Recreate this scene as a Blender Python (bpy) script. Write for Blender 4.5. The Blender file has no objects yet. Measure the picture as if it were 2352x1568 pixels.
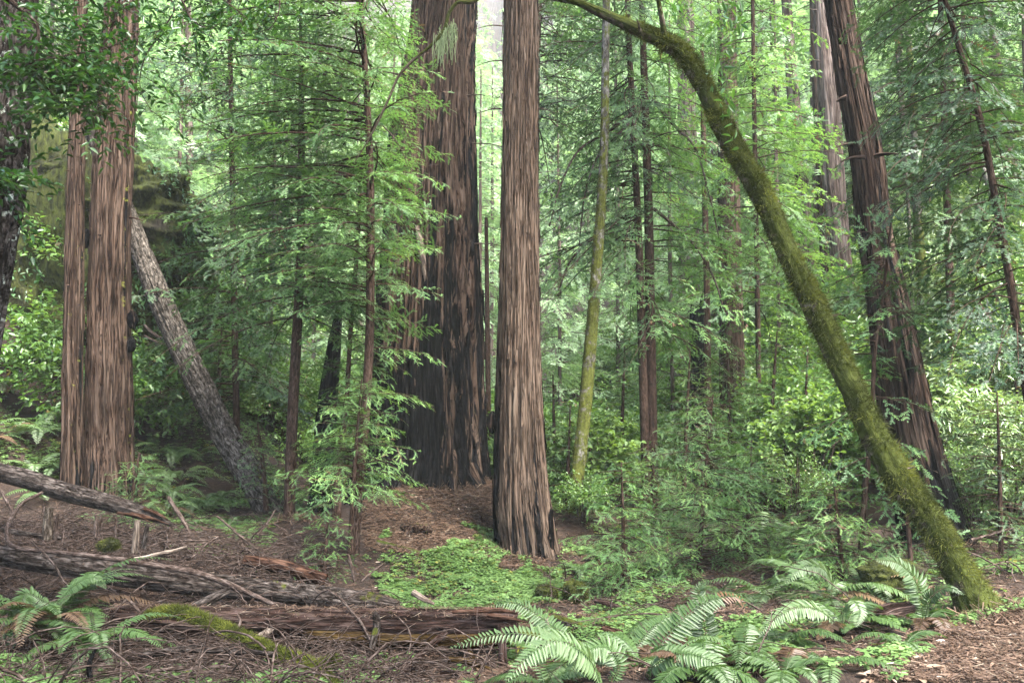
import bpy, math, random
import numpy as np

# ------------------------------------------------------------------ camera, sky, sun, exposure
sc = bpy.context.scene
COL = sc.collection
FPX, CX, CY, HOR = 2000.0, 1176.0, 784.0, 900.0      # photo units: the picture seen 2352 x 1568
EYE = 1.7
TILT = math.atan((HOR - CY) / FPX)
cam_d = bpy.data.cameras.new('camera')
cam = bpy.data.objects.new('camera', cam_d)
COL.objects.link(cam)
cam_d.sensor_width = 36.0
cam_d.lens = 36.0 * FPX / 2352.0
cam_d.clip_start = 0.05
cam_d.clip_end = 2000.0
cam.location = (0, 0, EYE)
cam.rotation_euler = (math.pi / 2 + TILT, 0, 0)
sc.camera = cam

SUN_EL, SUN_AZ = math.radians(58), math.radians(140)   # azimuth from +Y towards +X
world = bpy.data.worlds.new('World')
sc.world = world
world.use_nodes = True
wn = world.node_tree
wn.nodes.clear()
w_out = wn.nodes.new('ShaderNodeOutputWorld')
w_bg = wn.nodes.new('ShaderNodeBackground')
w_sky = wn.nodes.new('ShaderNodeTexSky')
w_sky.sky_type = 'NISHITA'
w_sky.sun_disc = False
w_sky.sun_elevation = SUN_EL
w_sky.sun_rotation = SUN_AZ
w_sky.dust_density = 3.0
w_sky.air_density = 1.0
w_sky.ozone_density = 1.0
w_bg.inputs['Strength'].default_value = 0.115
wn.links.new(w_sky.outputs[0], w_bg.inputs['Color'])
wn.links.new(w_bg.outputs[0], w_out.inputs['Surface'])

sun_d = bpy.data.lights.new('sun', 'SUN')
sun_d.energy = 3.0
sun_d.angle = math.radians(24)
sun_d.color = (1.0, 0.97, 0.92)
sun = bpy.data.objects.new('sun', sun_d)
COL.objects.link(sun)
sun.rotation_euler = (math.pi / 2 - SUN_EL, 0, math.pi - SUN_AZ)
sc.view_settings.view_transform = 'Standard'
sc.view_settings.look = 'None'
sc.view_settings.exposure = 3.6
sc.view_settings.gamma = 1.0
sc.cycles.max_bounces = 8
sc.cycles.diffuse_bounces = 5
sc.cycles.glossy_bounces = 2
sc.cycles.transmission_bounces = 6
sc.cycles.volume_bounces = 1
HAZE = 0.0007

rng = np.random.default_rng(7)
CT, ST = math.cos(TILT), math.sin(TILT)


def at(px, py, Y):
    """the world point at distance Y north of the camera that stands at (px, py) of the 2352 wide photo"""
    xc, yc = (px - CX) / FPX, -(py - CY) / FPX
    d = np.array([xc, CT - yc * ST, ST + yc * CT])
    d = d * (Y / d[1])
    return np.array([d[0], d[1], d[2] + EYE])


def trace(rows):
    """rows of (px, py, Y, width_px) to (x, y, z, radius)"""
    out = []
    for px, py, Y, w in rows:
        out.append(list(at(px, py, Y)) + [0.5 * w / FPX * Y])
    return np.array(out)


# ------------------------------------------------------------------ noise
def _hash(ix, iy, iz, seed):
    h = (ix.astype(np.int64) * 374761393 + iy.astype(np.int64) * 668265263 + iz.astype(np.int64) * 2147483647 + seed * 974634617) & 0xFFFFFFFF
    h = ((h ^ (h >> 13)) * 1274126177) & 0xFFFFFFFF
    h = ((h ^ (h >> 16)) * 2246822519) & 0xFFFFFFFF
    return ((h ^ (h >> 15)) & 0xFFFFFF) / float(0xFFFFFF)


def vnoise(x, y, z, seed=0):
    x, y, z = np.broadcast_arrays(np.asarray(x, float), np.asarray(y, float), np.asarray(z, float))
    ix, iy, iz = np.floor(x), np.floor(y), np.floor(z)
    fx, fy, fz = x - ix, y - iy, z - iz
    fx, fy, fz = [f * f * (3 - 2 * f) for f in (fx, fy, fz)]
    r = 0
    for a in (0, 1):
        for b in (0, 1):
            for c in (0, 1):
                w = (fx if a else 1 - fx) * (fy if b else 1 - fy) * (fz if c else 1 - fz)
                r = r + w * _hash(ix + a, iy + b, iz + c, seed)
    return r


def fbm(x, y, z, octv=4, seed=0, gain=0.5):
    s, a, t = 0, 1.0, 0
    for o in range(octv):
        s = s + a * vnoise(x * 2 ** o, y * 2 ** o, z * 2 ** o, seed + o)
        t += a
        a *= gain
    return s / t


def sstep(a, b, x):
    t = np.clip((x - a) / (b - a), 0, 1)
    return t * t * (3 - 2 * t)


def unit(v):
    return v / np.maximum(np.linalg.norm(v, axis=-1, keepdims=True), 1e-9)


Z3 = np.array([0, 0, 1.0])


# ------------------------------------------------------------------ geometry store
class Geo:
    def __init__(self):
        self.v, self.t, self.q, self.n = [], [], [], 0
        self.a = {'bk': [], 'rv': [], 'burn': [], 'moss': []}

    def add(self, V, tris=None, quads=None, bk=None, rv=None, burn=None, moss=None):
        V = np.asarray(V, float).reshape(-1, 3)
        k = len(V)
        if tris is not None and len(tris):
            self.t.append(np.asarray(tris, np.int64).reshape(-1, 3) + self.n)
        if quads is not None and len(quads):
            self.q.append(np.asarray(quads, np.int64).reshape(-1, 4) + self.n)
        self.v.append(V)
        for key, val, dim in (('bk', bk, 3), ('rv', rv, 1), ('burn', burn, 1), ('moss', moss, 1)):
            if val is None:
                val = V if key == 'bk' else np.zeros(k)
            val = np.broadcast_to(np.asarray(val, float), (k, 3) if dim == 3 else (k,)) if np.ndim(val) < 2 or dim == 3 else np.asarray(val, float).reshape(k)
            self.a[key].append(np.array(val).reshape((k, 3) if dim == 3 else (k,)))
        self.n += k
        return self

    def cat(self):
        V = np.concatenate(self.v) if self.v else np.zeros((0, 3))
        T = np.concatenate(self.t) if self.t else np.zeros((0, 3), np.int64)
        Q = np.concatenate(self.q) if self.q else np.zeros((0, 4), np.int64)
        A = {k: np.concatenate(v) for k, v in self.a.items() if v}
        return V, T, Q, A

    def merge(self, other, scale=1.0, rot=0.0, loc=(0, 0, 0), drv=0.0):
        V, T, Q, A = other
        c, s = math.cos(rot), math.sin(rot)
        W = V * scale
        W = np.stack([W[:, 0] * c - W[:, 1] * s, W[:, 0] * s + W[:, 1] * c, W[:, 2]], 1) + np.asarray(loc)
        self.add(W, T, Q, A['bk'], np.clip(A['rv'] + drv, 0, 1), A['burn'], A['moss'])


def mesh_of(name, g, mat, origin=(0, 0, 0), smooth=True, attrs=('rv',)):
    V, T, Q, A = g.cat() if isinstance(g, Geo) else g
    me = bpy.data.meshes.new(name)
    nt, nq = len(T), len(Q)
    me.vertices.add(len(V))
    me.vertices.foreach_set('co', (V - np.asarray(origin)).astype(np.float32).ravel())
    me.loops.add(nt * 3 + nq * 4)
    me.loops.foreach_set('vertex_index', np.concatenate([T.ravel(), Q.ravel()]).astype(np.int32))
    me.polygons.add(nt + nq)
    me.polygons.foreach_set('loop_start', np.concatenate([np.arange(nt) * 3, nt * 3 + np.arange(nq) * 4]).astype(np.int32))
    if smooth:
        me.polygons.foreach_set('use_smooth', np.ones(nt + nq, bool))
    for k in attrs:
        if k == 'bk':
            at_ = me.attributes.new('bk', 'FLOAT_VECTOR', 'POINT')
            at_.data.foreach_set('vector', A['bk'].astype(np.float32).ravel())
        else:
            at_ = me.attributes.new(k, 'FLOAT', 'POINT')
            at_.data.foreach_set('value', A[k].astype(np.float32).ravel())
    me.update(calc_edges=True)
    me.validate()
    me.materials.append(mat)
    return me


BARKA = ('bk', 'rv', 'burn', 'moss')


def tag(o, label=None, cat=None, group=None, kind=None):
    if label: o['label'] = label
    if cat: o['category'] = cat
    if group: o['group'] = group
    if kind: o['kind'] = kind
    return o


def solid(name, g, mat, label=None, cat=None, group=None, kind=None, origin=(0, 0, 0), smooth=True, attrs=BARKA):
    o = bpy.data.objects.new(name, mesh_of(name, g, mat, origin, smooth, attrs))
    o.location = origin
    COL.objects.link(o)
    return tag(o, label, cat, group, kind)


def thing(name, loc, label, cat, group=None):
    o = bpy.data.objects.new(name, None)
    o.empty_display_size = 0.2
    o.location = loc
    COL.objects.link(o)
    return tag(o, label, cat, group)


def part(parent, name, g, mat, smooth=True, attrs=BARKA, label=None, root=None):
    """a mesh built in world space, hung under its thing; root: the thing at the head of the chain when parent is itself a part"""
    base = (root or parent).location
    o = bpy.data.objects.new(name, mesh_of(name, g, mat, tuple(base), smooth, attrs))
    o.parent = parent
    COL.objects.link(o)
    if label: o['label'] = label
    return o


def copy_thing(src, loc, rotz=0.0, scale=1.0, label=None, group=None):
    c = src.copy()
    COL.objects.link(c)
    c.location = loc
    c.rotation_euler = (0, 0, rotz)
    c.scale = (scale,) * 3
    for ch in list(src.children):
        d = ch.copy()
        d.parent = c
        COL.objects.link(d)
        for g in list(ch.children):
            e = g.copy()
            e.parent = d
            COL.objects.link(e)
    if label: c['label'] = label
    if group: c['group'] = group
    return c


# ------------------------------------------------------------------ materials
def new_mat(name):
    m = bpy.data.materials.new(name)
    m.use_nodes = True
    nt = m.node_tree
    nt.nodes.clear()
    return m, nt


def nd(nt, typ, **kw):
    n = nt.nodes.new(typ)
    for k, v in kw.items():
        if k in n.inputs.keys() if hasattr(n.inputs, 'keys') else False:
            if isinstance(v, bpy.types.NodeSocket): nt.links.new(v, n.inputs[k])
            else: n.inputs[k].default_value = v
        else:
            setattr(n, k, v)
    return n


def put(nt, sock, v):
    if isinstance(v, bpy.types.NodeSocket): nt.links.new(v, sock)
    else: sock.default_value = v


def ramp(nt, fac, stops, interp='LINEAR'):
    r = nt.nodes.new('ShaderNodeValToRGB')
    r.color_ramp.interpolation = interp
    els = r.color_ramp.elements
    while len(els) < len(stops): els.new(0.5)
    for e, (p, c) in zip(els, stops):
        e.position = p
        e.color = (*c, 1.0) if len(c) == 3 else c
    put(nt, r.inputs[0], fac)
    return r.outputs[0]


def noise(nt, vec, scale, detail=5.0, rough=0.6, dist=0.0, sc3=None):
    if sc3 is not None:
        mp = nt.nodes.new('ShaderNodeMapping')
        mp.inputs['Scale'].default_value = sc3
        nt.links.new(vec, mp.inputs['Vector'])
        vec = mp.outputs[0]
    n = nt.nodes.new('ShaderNodeTexNoise')
    nt.links.new(vec, n.inputs['Vector'])
    n.inputs['Scale'].default_value = scale
    n.inputs['Detail'].default_value = detail
    n.inputs['Roughness'].default_value = rough
    n.inputs['Distortion'].default_value = dist
    return n.outputs['Fac']


def mathn(nt, op, a, b=0.0, clamp=False):
    n = nt.nodes.new('ShaderNodeMath')
    n.operation = op
    n.use_clamp = clamp
    put(nt, n.inputs[0], a)
    put(nt, n.inputs[1], b)
    return n.outputs[0]


def mix(nt, fac, a, b, mode='MIX'):
    n = nt.nodes.new('ShaderNodeMix')
    n.data_type = 'RGBA'
    n.blend_type = mode
    put(nt, n.inputs['Factor'], fac)
    for s, v in ((n.inputs[6], a), (n.inputs[7], b)):
        if isinstance(v, bpy.types.NodeSocket): nt.links.new(v, s)
        else: s.default_value = (*v, 1.0)
    return n.outputs[2]


def attr(nt, name):
    n = nt.nodes.new('ShaderNodeAttribute')
    n.attribute_name = name
    return n


def finish(nt, color, rough=0.8, bump=None, bstr=0.5, bdist=0.02, spec=0.25):
    p = nt.nodes.new('ShaderNodeBsdfPrincipled')
    put(nt, p.inputs['Base Color'], color)
    put(nt, p.inputs['Roughness'], rough)
    p.inputs['Specular IOR Level'].default_value = spec
    if bump is not None:
        b = nt.nodes.new('ShaderNodeBump')
        b.inputs['Strength'].default_value = bstr
        b.inputs['Distance'].default_value = bdist
        nt.links.new(bump, b.inputs['Height'])
        nt.links.new(b.outputs[0], p.inputs['Normal'])
    o = nt.nodes.new('ShaderNodeOutputMaterial')
    nt.links.new(p.outputs[0], o.inputs['Surface'])
    return p


def bark(name, cols, sx=14.0, sz=0.9, moss=(0.11, 0.12, 0.02), bstr=0.8, bdist=0.03, fiss=(0.40, 0.475), lichen=0.0, plates=False):
    m, nt = new_mat(name)
    bk = attr(nt, 'bk').outputs['Vector']
    warp = noise(nt, bk, 3.0, 2.0)
    n1 = noise(nt, bk, 1.0, 9.0, 0.66, 0.55, (sx, sx, sz * sx * 0.2))
    n2 = noise(nt, bk, 1.0, 4.0, 0.6, 0.2, (sx * 2.6, sx * 2.6, sz * sx * 0.42))
    n3 = noise(nt, bk, 0.9, 3.0)
    n4 = noise(nt, bk, 1.0, 6.0, 0.62, 0.4, (sx * .5, sx * .5, sz * .55))
    f = mathn(nt, 'ADD', mathn(nt, 'MULTIPLY', n1, 0.72), mathn(nt, 'MULTIPLY', n2, 0.28))
    col = ramp(nt, f, [(fiss[0], cols[0]), (fiss[1], cols[1]), (0.57, cols[2]), (0.76, cols[3])])
    fib = noise(nt, bk, 1.0, 5.0, 0.6, 0.8, (sx * 1.15, sx * 1.15, sz * sx * 0.10))
    ck = mathn(nt, 'ABSOLUTE', mathn(nt, 'SUBTRACT', fib, 0.5))
    ck = ramp(nt, ck, [(0.0, (0.15, 0.15, 0.15)), (0.018, (0.4, 0.4, 0.4)), (0.06, (1, 1, 1))])
    col = mix(nt, ck, cols[0], col)
    f = mathn(nt, 'ADD', mathn(nt, 'MULTIPLY', f, 0.6), mathn(nt, 'MULTIPLY', ck, 0.5))
    tint = ramp(nt, n3, [(0.3, (0.72, 0.68, 0.66)), (0.7, (1.15, 1.12, 1.12))])
    col = mix(nt, 1.0, col, tint, 'MULTIPLY')
    if lichen:
        l = ramp(nt, noise(nt, bk, 9.0, 5.0, 0.7), [(0.60 - lichen, (0, 0, 0)), (0.66 - lichen * .6, (1, 1, 1))])
        col = mix(nt, l, col, (0.33, 0.36, 0.30))
    bu = attr(nt, 'burn').outputs['Fac']
    bf = mathn(nt, 'ADD', bu, mathn(nt, 'MULTIPLY', mathn(nt, 'SUBTRACT', n4, 0.5), 2.6))
    bf = mathn(nt, 'ADD', bf, mathn(nt, 'MULTIPLY', mathn(nt, 'SUBTRACT', n1, 0.5), -1.6))
    bf = ramp(nt, bf, [(0.42, (0, 0, 0)), (0.52, (1, 1, 1))])
    bf = mathn(nt, 'MULTIPLY', bf, ramp(nt, bu, [(0.02, (0, 0, 0)), (0.10, (1, 1, 1))]))
    char = ramp(nt, n2, [(0.40, (0.0012, 0.0012, 0.0012)), (0.54, (0.004, 0.004, 0.004)), (0.68, (0.014, 0.013, 0.013))])
    col = mix(nt, bf, col, char)
    mo = attr(nt, 'moss').outputs['Fac']
    mf = mathn(nt, 'ADD', mo, mathn(nt, 'MULTIPLY', mathn(nt, 'SUBTRACT', noise(nt, bk, 7.0, 6.0, 0.7), 0.5), 1.8))
    mf = ramp(nt, mf, [(0.45, (0, 0, 0)), (0.60, (1, 1, 1))])
    mf = mathn(nt, 'MULTIPLY', mf, ramp(nt, mo, [(0.02, (0, 0, 0)), (0.10, (1, 1, 1))]))
    mcol = ramp(nt, noise(nt, bk, 30.0, 4.0), [(0.3, tuple(c * .45 for c in moss)), (0.7, tuple(c * 1.25 for c in moss))])
    col = mix(nt, mf, col, mcol)
    finish(nt, col, 0.92, f, bstr, bdist, 0.03)
    return m


M = {}
M['redwood'] = bark('redwood_bark', [(0.005, 0.003, 0.002), (0.038, 0.025, 0.018), (0.058, 0.042, 0.031), (0.095, 0.073, 0.056)], sx=20, sz=0.42, bdist=0.04)
M['redwood_pale'] = bark('redwood_bark_pale', [(0.012, 0.008, 0.006), (0.058, 0.041, 0.029), (0.082, 0.062, 0.046), (0.122, 0.101, 0.081)], sx=24, sz=0.38, bdist=0.035)
M['redwood_dark'] = bark('redwood_bark_dark', [(0.003, 0.002, 0.002), (0.026, 0.017, 0.012), (0.045, 0.032, 0.024), (0.085, 0.068, 0.056)], sx=14, sz=0.4, bdist=0.05)
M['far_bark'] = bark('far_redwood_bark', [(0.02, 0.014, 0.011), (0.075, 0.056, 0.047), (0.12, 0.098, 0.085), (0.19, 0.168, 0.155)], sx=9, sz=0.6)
M['fir'] = bark('fir_bark', [(0.008, 0.007, 0.005), (0.043, 0.037, 0.030), (0.095, 0.085, 0.072), (0.19, 0.178, 0.16)], sx=22, sz=2.4, lichen=0.0, bdist=0.04)
M['fir_dark'] = bark('fir_bark_dark', [(0.006, 0.005, 0.004), (0.028, 0.023, 0.02), (0.075, 0.067, 0.06), (0.17, 0.165, 0.155)], sx=20, sz=3.0, lichen=0.01, bdist=0.03)
M['sapling'] = bark('sapling_bark', [(0.009, 0.006, 0.004), (0.034, 0.021, 0.015), (0.065, 0.044, 0.034), (0.115, 0.087, 0.072)], sx=40, sz=1.2, bdist=0.008)
M['alder'] = bark('alder_bark', [(0.03, 0.027, 0.022), (0.09, 0.085, 0.072), (0.15, 0.145, 0.13), (0.25, 0.245, 0.225)], sx=9, sz=4.0, moss=(0.06, 0.066, 0.015), bdist=0.01)
M['bay'] = bark('mossy_bay_bark', [(0.015, 0.011, 0.008), (0.05, 0.04, 0.03), (0.10, 0.085, 0.065), (0.17, 0.15, 0.12)], sx=20, sz=3.0, moss=(0.028, 0.034, 0.008), bdist=0.02)
M['log_grey'] = bark('grey_log_wood', [(0.005, 0.004, 0.003), (0.025, 0.020, 0.017), (0.058, 0.050, 0.043), (0.14, 0.127, 0.114)], sx=26, sz=2.0, bdist=0.03, moss=(0.04, 0.045, 0.009))
M['log_red'] = bark('red_log_bark', [(0.006, 0.004, 0.003), (0.030, 0.018, 0.014), (0.057, 0.041, 0.035), (0.11, 0.087, 0.079)], sx=19, sz=0.9, bdist=0.04, moss=(0.04, 0.045, 0.009))
M['rot'] = bark('rotten_yellow_wood', [(0.006, 0.004, 0.002), (0.03, 0.019, 0.007), (0.06, 0.041, 0.016), (0.10, 0.075, 0.036)], sx=14, sz=0.8, bdist=0.02)
M['red_rot'] = bark('rotten_red_wood', [(0.006, 0.003, 0.002), (0.034, 0.018, 0.012), (0.066, 0.039, 0.026), (0.12, 0.084, 0.065)], sx=20, sz=1.2, bdist=0.03)
M['pale_wood'] = bark('pale_broken_wood', [(0.03, 0.023, 0.018), (0.11, 0.088, 0.068), (0.18, 0.15, 0.12), (0.29, 0.25, 0.21)], sx=30, sz=0.8, bdist=0.01, moss=(0.12, 0.125, 0.018))
M['twig'] = bark('twig_bark', [(0.010, 0.007, 0.005), (0.042, 0.030, 0.024), (0.088, 0.069, 0.058), (0.20, 0.175, 0.155)], sx=40, sz=1.5, bdist=0.004)
M['char'] = bark('charred_wood', [(0.001, 0.001, 0.001), (0.003, 0.003, 0.003), (0.008, 0.008, 0.008), (0.03, 0.025, 0.021)], sx=15, sz=0.8, bdist=0.03)


def leafmat(name, stops, trans=0.35, ttint=(1.25, 1.25, 0.55), rough=0.5, spec=0.3, jitter=0.25, back=None):
    m, nt = new_mat(name)
    rv = attr(nt, 'rv').outputs['Fac']
    oi = nt.nodes.new('ShaderNodeObjectInfo')
    geo = nt.nodes.new('ShaderNodeNewGeometry')
    col = ramp(nt, rv, stops)
    big = noise(nt, geo.outputs['Position'], 1.1, 2.0)
    v = mathn(nt, 'ADD', mathn(nt, 'MULTIPLY', oi.outputs['Random'], jitter), mathn(nt, 'MULTIPLY', big, 0.5))
    hs = nt.nodes.new('ShaderNodeHueSaturation')
    hs.inputs['Hue'].default_value = 0.5
    put(nt, hs.inputs['Value'], mathn(nt, 'ADD', v, 0.75 - jitter * 0.5))
    put(nt, hs.inputs['Color'], col)
    col = hs.outputs[0]
    p = nt.nodes.new('ShaderNodeBsdfPrincipled')
    put(nt, p.inputs['Base Color'], col)
    p.inputs['Roughness'].default_value = rough
    p.inputs['Specular IOR Level'].default_value = spec
    t = nt.nodes.new('ShaderNodeBsdfTranslucent')
    put(nt, t.inputs['Color'], mix(nt, 1.0, col, ttint, 'MULTIPLY'))
    ms = nt.nodes.new('ShaderNodeMixShader')
    ms.inputs[0].default_value = trans
    nt.links.new(p.outputs[0], ms.inputs[1])
    nt.links.new(t.outputs[0], ms.inputs[2])
    o = nt.nodes.new('ShaderNodeOutputMaterial')
    nt.links.new(ms.outputs[0], o.inputs['Surface'])
    return m


M['needle'] = leafmat('redwood_needles', [(0.0, (0.097, 0.049, 0.024)), (0.05, (0.027, 0.059, 0.024)), (0.45, (0.052, 0.108, 0.039)), (0.75, (0.086, 0.167, 0.045)), (1.0, (0.151, 0.254, 0.065))], 0.4, (1.15, 1.2, 0.6))
M['needle_young'] = leafmat('young_redwood_needles', [(0.0, (0.10, 0.06, 0.03)), (0.04, (0.035, 0.08, 0.024)), (0.45, (0.06, 0.125, 0.045)), (0.8, (0.09, 0.175, 0.05)), (1.0, (0.15, 0.255, 0.07))], 0.4, (1.15, 1.2, 0.6))
M['needle_dark'] = leafmat('dark_hemlock_needles', [(0.0, (0.069, 0.039, 0.022)), (0.04, (0.012, 0.031, 0.014)), (0.5, (0.024, 0.057, 0.023)), (0.85, (0.048, 0.094, 0.029)), (1.0, (0.086, 0.146, 0.043))], 0.35)
M['needle_far_lit'] = leafmat('far_needles_lit', [(0.0, (0.090, 0.138, 0.078)), (0.5, (0.150, 0.228, 0.120)), (1.0, (0.264, 0.372, 0.204))], 0.5, (1.1, 1.2, 0.75))  # paler than near needles: the bright open valley's light is in the colour
M['broad'] = leafmat('broad_leaves', [(0.0, (0.105, 0.079, 0.026)), (0.04, (0.032, 0.074, 0.019)), (0.5, (0.063, 0.126, 0.027)), (0.85, (0.116, 0.200, 0.037)), (1.0, (0.179, 0.273, 0.053))], 0.4, rough=0.38, spec=0.5)
M['bayleaf'] = leafmat('bay_leaves', [(0.0, (0.10, 0.07, 0.04)), (0.04, (0.018, 0.05, 0.014)), (0.5, (0.03, 0.085, 0.02)), (1.0, (0.07, 0.15, 0.03))], 0.38, rough=0.35, spec=0.5)
M['tanoak'] = leafmat('tanoak_leaves', [(0.0, (0.099, 0.077, 0.033)), (0.05, (0.055, 0.099, 0.039)), (0.5, (0.099, 0.160, 0.061)), (1.0, (0.187, 0.253, 0.094))], 0.3, rough=0.32, spec=0.6)
M['maple'] = leafmat('maple_leaves', [(0.0, (0.050, 0.092, 0.025)), (0.5, (0.079, 0.134, 0.035)), (1.0, (0.122, 0.191, 0.050))], 0.45)
M['fern'] = leafmat('sword_fern_fronds', [(0.0, (0.086, 0.045, 0.020)), (0.05, (0.019, 0.040, 0.009)), (0.5, (0.035, 0.067, 0.015)), (0.85, (0.054, 0.094, 0.029)), (1.0, (0.086, 0.126, 0.053))], 0.35, rough=0.45, spec=0.4)
M['fern_dead'] = leafmat('dead_fern_fronds', [(0.0, (0.03, 0.016, 0.008)), (0.5, (0.062, 0.036, 0.019)), (1.0, (0.10, 0.066, 0.036))], 0.3)
M['moss_bright'] = leafmat('bright_moss_tufts', [(0.0, (0.02, 0.024, 0.005)), (0.5, (0.065, 0.075, 0.013)), (1.0, (0.16, 0.17, 0.03))], 0.35, jitter=0.0, rough=0.8, spec=0.1)
M['moss_rock'] = leafmat('dark_rock_moss', [(0.0, (0.006, 0.008, 0.002)), (0.5, (0.022, 0.027, 0.006)), (1.0, (0.06, 0.066, 0.014))], 0.3, jitter=0.0, rough=0.8, spec=0.1)  # a darker moss tone for the rock face
M['sorrel'] = leafmat('sorrel_leaves', [(0.0, (0.156, 0.148, 0.031)), (0.05, (0.047, 0.090, 0.023)), (0.5, (0.078, 0.136, 0.039)), (1.0, (0.125, 0.203, 0.066))], 0.4, jitter=0.0)
M['moss'] = leafmat('moss_tufts', [(0.0, (0.012, 0.015, 0.004)), (0.5, (0.034, 0.040, 0.009)), (1.0, (0.105, 0.112, 0.022))], 0.35, jitter=0.0, rough=0.8, spec=0.1)
M['lichen'] = leafmat('hanging_lichen', [(0.0, (0.063, 0.084, 0.042)), (1.0, (0.133, 0.168, 0.098))], 0.35, rough=0.9, spec=0.05)
M['litter'] = leafmat('needle_litter', [(0.0, (0.009, 0.005, 0.003)), (0.5, (0.053, 0.031, 0.019)), (0.85, (0.096, 0.060, 0.038)), (1.0, (0.143, 0.116, 0.082))], 0.1, (1, 1, 1), rough=0.7, spec=0.2, jitter=0.0)
M['deadleaf'] = leafmat('dead_leaves', [(0.0, (0.084, 0.047, 0.026)), (0.5, (0.158, 0.110, 0.074)), (1.0, (0.262, 0.220, 0.178))], 0.15, (1, 1, 1), rough=0.6, spec=0.3, jitter=0.0)


def ground_mat(name, cols, s1=2.0, s2=26.0):
    m, nt = new_mat(name)
    geo = nt.nodes.new('ShaderNodeNewGeometry')
    P = geo.outputs['Position']
    a = noise(nt, P, s1, 5.0, 0.6)
    b = noise(nt, P, s2, 6.0, 0.7, 0.6)
    c = noise(nt, P, s2 * 3.3, 3.0, 0.7, 1.2)
    f = mathn(nt, 'ADD', mathn(nt, 'MULTIPLY', a, 0.35), mathn(nt, 'ADD', mathn(nt, 'MULTIPLY', b, 0.35), mathn(nt, 'MULTIPLY', c, 0.3)))
    col = ramp(nt, f, [(0.34, cols[0]), (0.5, cols[1]), (0.64, cols[2])])
    finish(nt, col, 0.9, f, 0.9, 0.04, 0.15)
    return m


M['ground'] = ground_mat('forest_floor', [(0.004, 0.003, 0.002), (0.017, 0.011, 0.008), (0.042, 0.028, 0.019)])
M['path'] = ground_mat('bark_mulch_path', [(0.007, 0.0045, 0.003), (0.025, 0.016, 0.011), (0.05, 0.034, 0.025)], 1.2, 34.0)
m, nt = new_mat('mossy_rock')
P_ = nt.nodes.new('ShaderNodeNewGeometry').outputs['Position']
a_ = noise(nt, P_, 1.6, 8.0, 0.65)
b_ = noise(nt, P_, 1.1, 6.0, 0.6)
c_ = noise(nt, P_, 14.0, 6.0, 0.7, 0.0, (1, 1, .35))
rock_c = ramp(nt, c_, [(0.35, (0.004, 0.003, 0.002)), (0.65, (0.03, 0.024, 0.015))])
moss_c = ramp(nt, c_, [(0.35, (0.003, 0.004, 0.001)), (0.65, (0.042, 0.050, 0.008))])
finish(nt, mix(nt, ramp(nt, b_, [(0.36, (0, 0, 0)), (0.46, (1, 1, 1))]), rock_c, moss_c), 0.9, c_, 0.9, 0.08, 0.15)
M['rock'] = m

# ------------------------------------------------------------------ terrain
CTRL = []
for px, py, Y in [
    (0, 1568, 5.4), (300, 1568, 5.5), (600, 1568, 5.3), (900, 1568, 5.3), (1150, 1575, 5.2), (1400, 1580, 4.9), (1700, 1575, 4.95), (1900, 1568, 5.0),
    (0, 1480, 6.4), (300, 1480, 6.7), (620, 1490, 6.8), (900, 1500, 6.8), (1200, 1500, 6.8), (1500, 1500, 6.6), (1800, 1490, 6.1),
    (150, 1440, 7.4), (600, 1475, 7.5), (1000, 1475, 7.5), (1300, 1440, 8.2), (1500, 1440, 7.8), (1750, 1420, 7.4),
    (0, 1360, 8.6), (300, 1390, 8.8), (600, 1395, 9.0), (900, 1410, 9.0), (1100, 1400, 9.2), (1330, 1390, 9.4), (1560, 1360, 9.6), (1750, 1330, 9.4),
    (0, 1240, 10.2), (200, 1240, 10.4), (400, 1250, 10.6), (620, 1270, 11.0), (800, 1290, 11.2), (1000, 1330, 10.9), (1150, 1360, 10.6), (1050, 1270, 11.7), (950, 1255, 11.9), (1140, 1280, 12.0),
    (890, 1130, 13.5), (950, 1112, 13.6), (1000, 1100, 13.7), (1060, 1112, 13.6), (1105, 1150, 13.4), (1000, 1180, 12.6), (1070, 1200, 12.4), (930, 1190, 12.6), (1240, 1310, 12.0), (1320, 1320, 11.6), (1150, 1215, 12.8), (850, 1165, 13.3), (760, 1180, 13.5),
    (0, 1150, 12.3), (150, 1125, 12.8), (250, 1130, 13.0), (400, 1150, 13.0), (630, 1205, 13.5), (590, 1215, 13.0), (660, 1215, 13.0), (560, 1225, 12.4), (668, 1188, 12.3),
    (450, 1000, 16.0), (380, 850, 17.5), (600, 1060, 17.0), (300, 1010, 15.5), (80, 1010, 15.0), (700, 1100, 18.0),
    (1480, 1170, 15.0), (1600, 1200, 15.0), (1350, 1210, 16.0), (1680, 1120, 20.0), (1820, 1160, 13.5), (1900, 1230, 11.5), (1950, 1330, 9.2),
    (2150, 1260, 10.0), (2250, 1250, 10.2), (2350, 1250, 10.3), (2050, 1300, 9.6), (2270, 1412, 6.7), (2352, 1425, 6.5), (2150, 1445, 6.25), (2060, 1508, 5.6), (2000, 1560, 5.1), (2352, 1568, 5.09), (2200, 1568, 5.09),
    (2030, 1400, 7.3), (1930, 1410, 7.2), (2350, 1330, 8.0),
]:
    CTRL.append(at(px, py, Y))
CTRL += [np.array(p) for p in [(0, 0, 0.0), (2, 2, 0.0), (-3, 0, 0), (4, 0, 0), (-3, 4, -0.1), (0, 3, 0.0), (3, 4, 0), (5, 5, 0), (0, -6, 0), (8, 4, 0), (7, 7, .1), (-6, 5, -.05)]]
CTRL = np.array(CTRL)
CTRL[:, 2] += 0.14 * np.exp(-((CTRL[:, 0] + 1.15) ** 2 / 1.2 + (CTRL[:, 1] - 13.2) ** 2 / 1.0))
low = (CTRL[:, 0] / np.maximum(CTRL[:, 1], 1) * FPX + CX < 1260) & (CTRL[:, 1] > 5.0) & (CTRL[:, 1] < 9.3)
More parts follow.
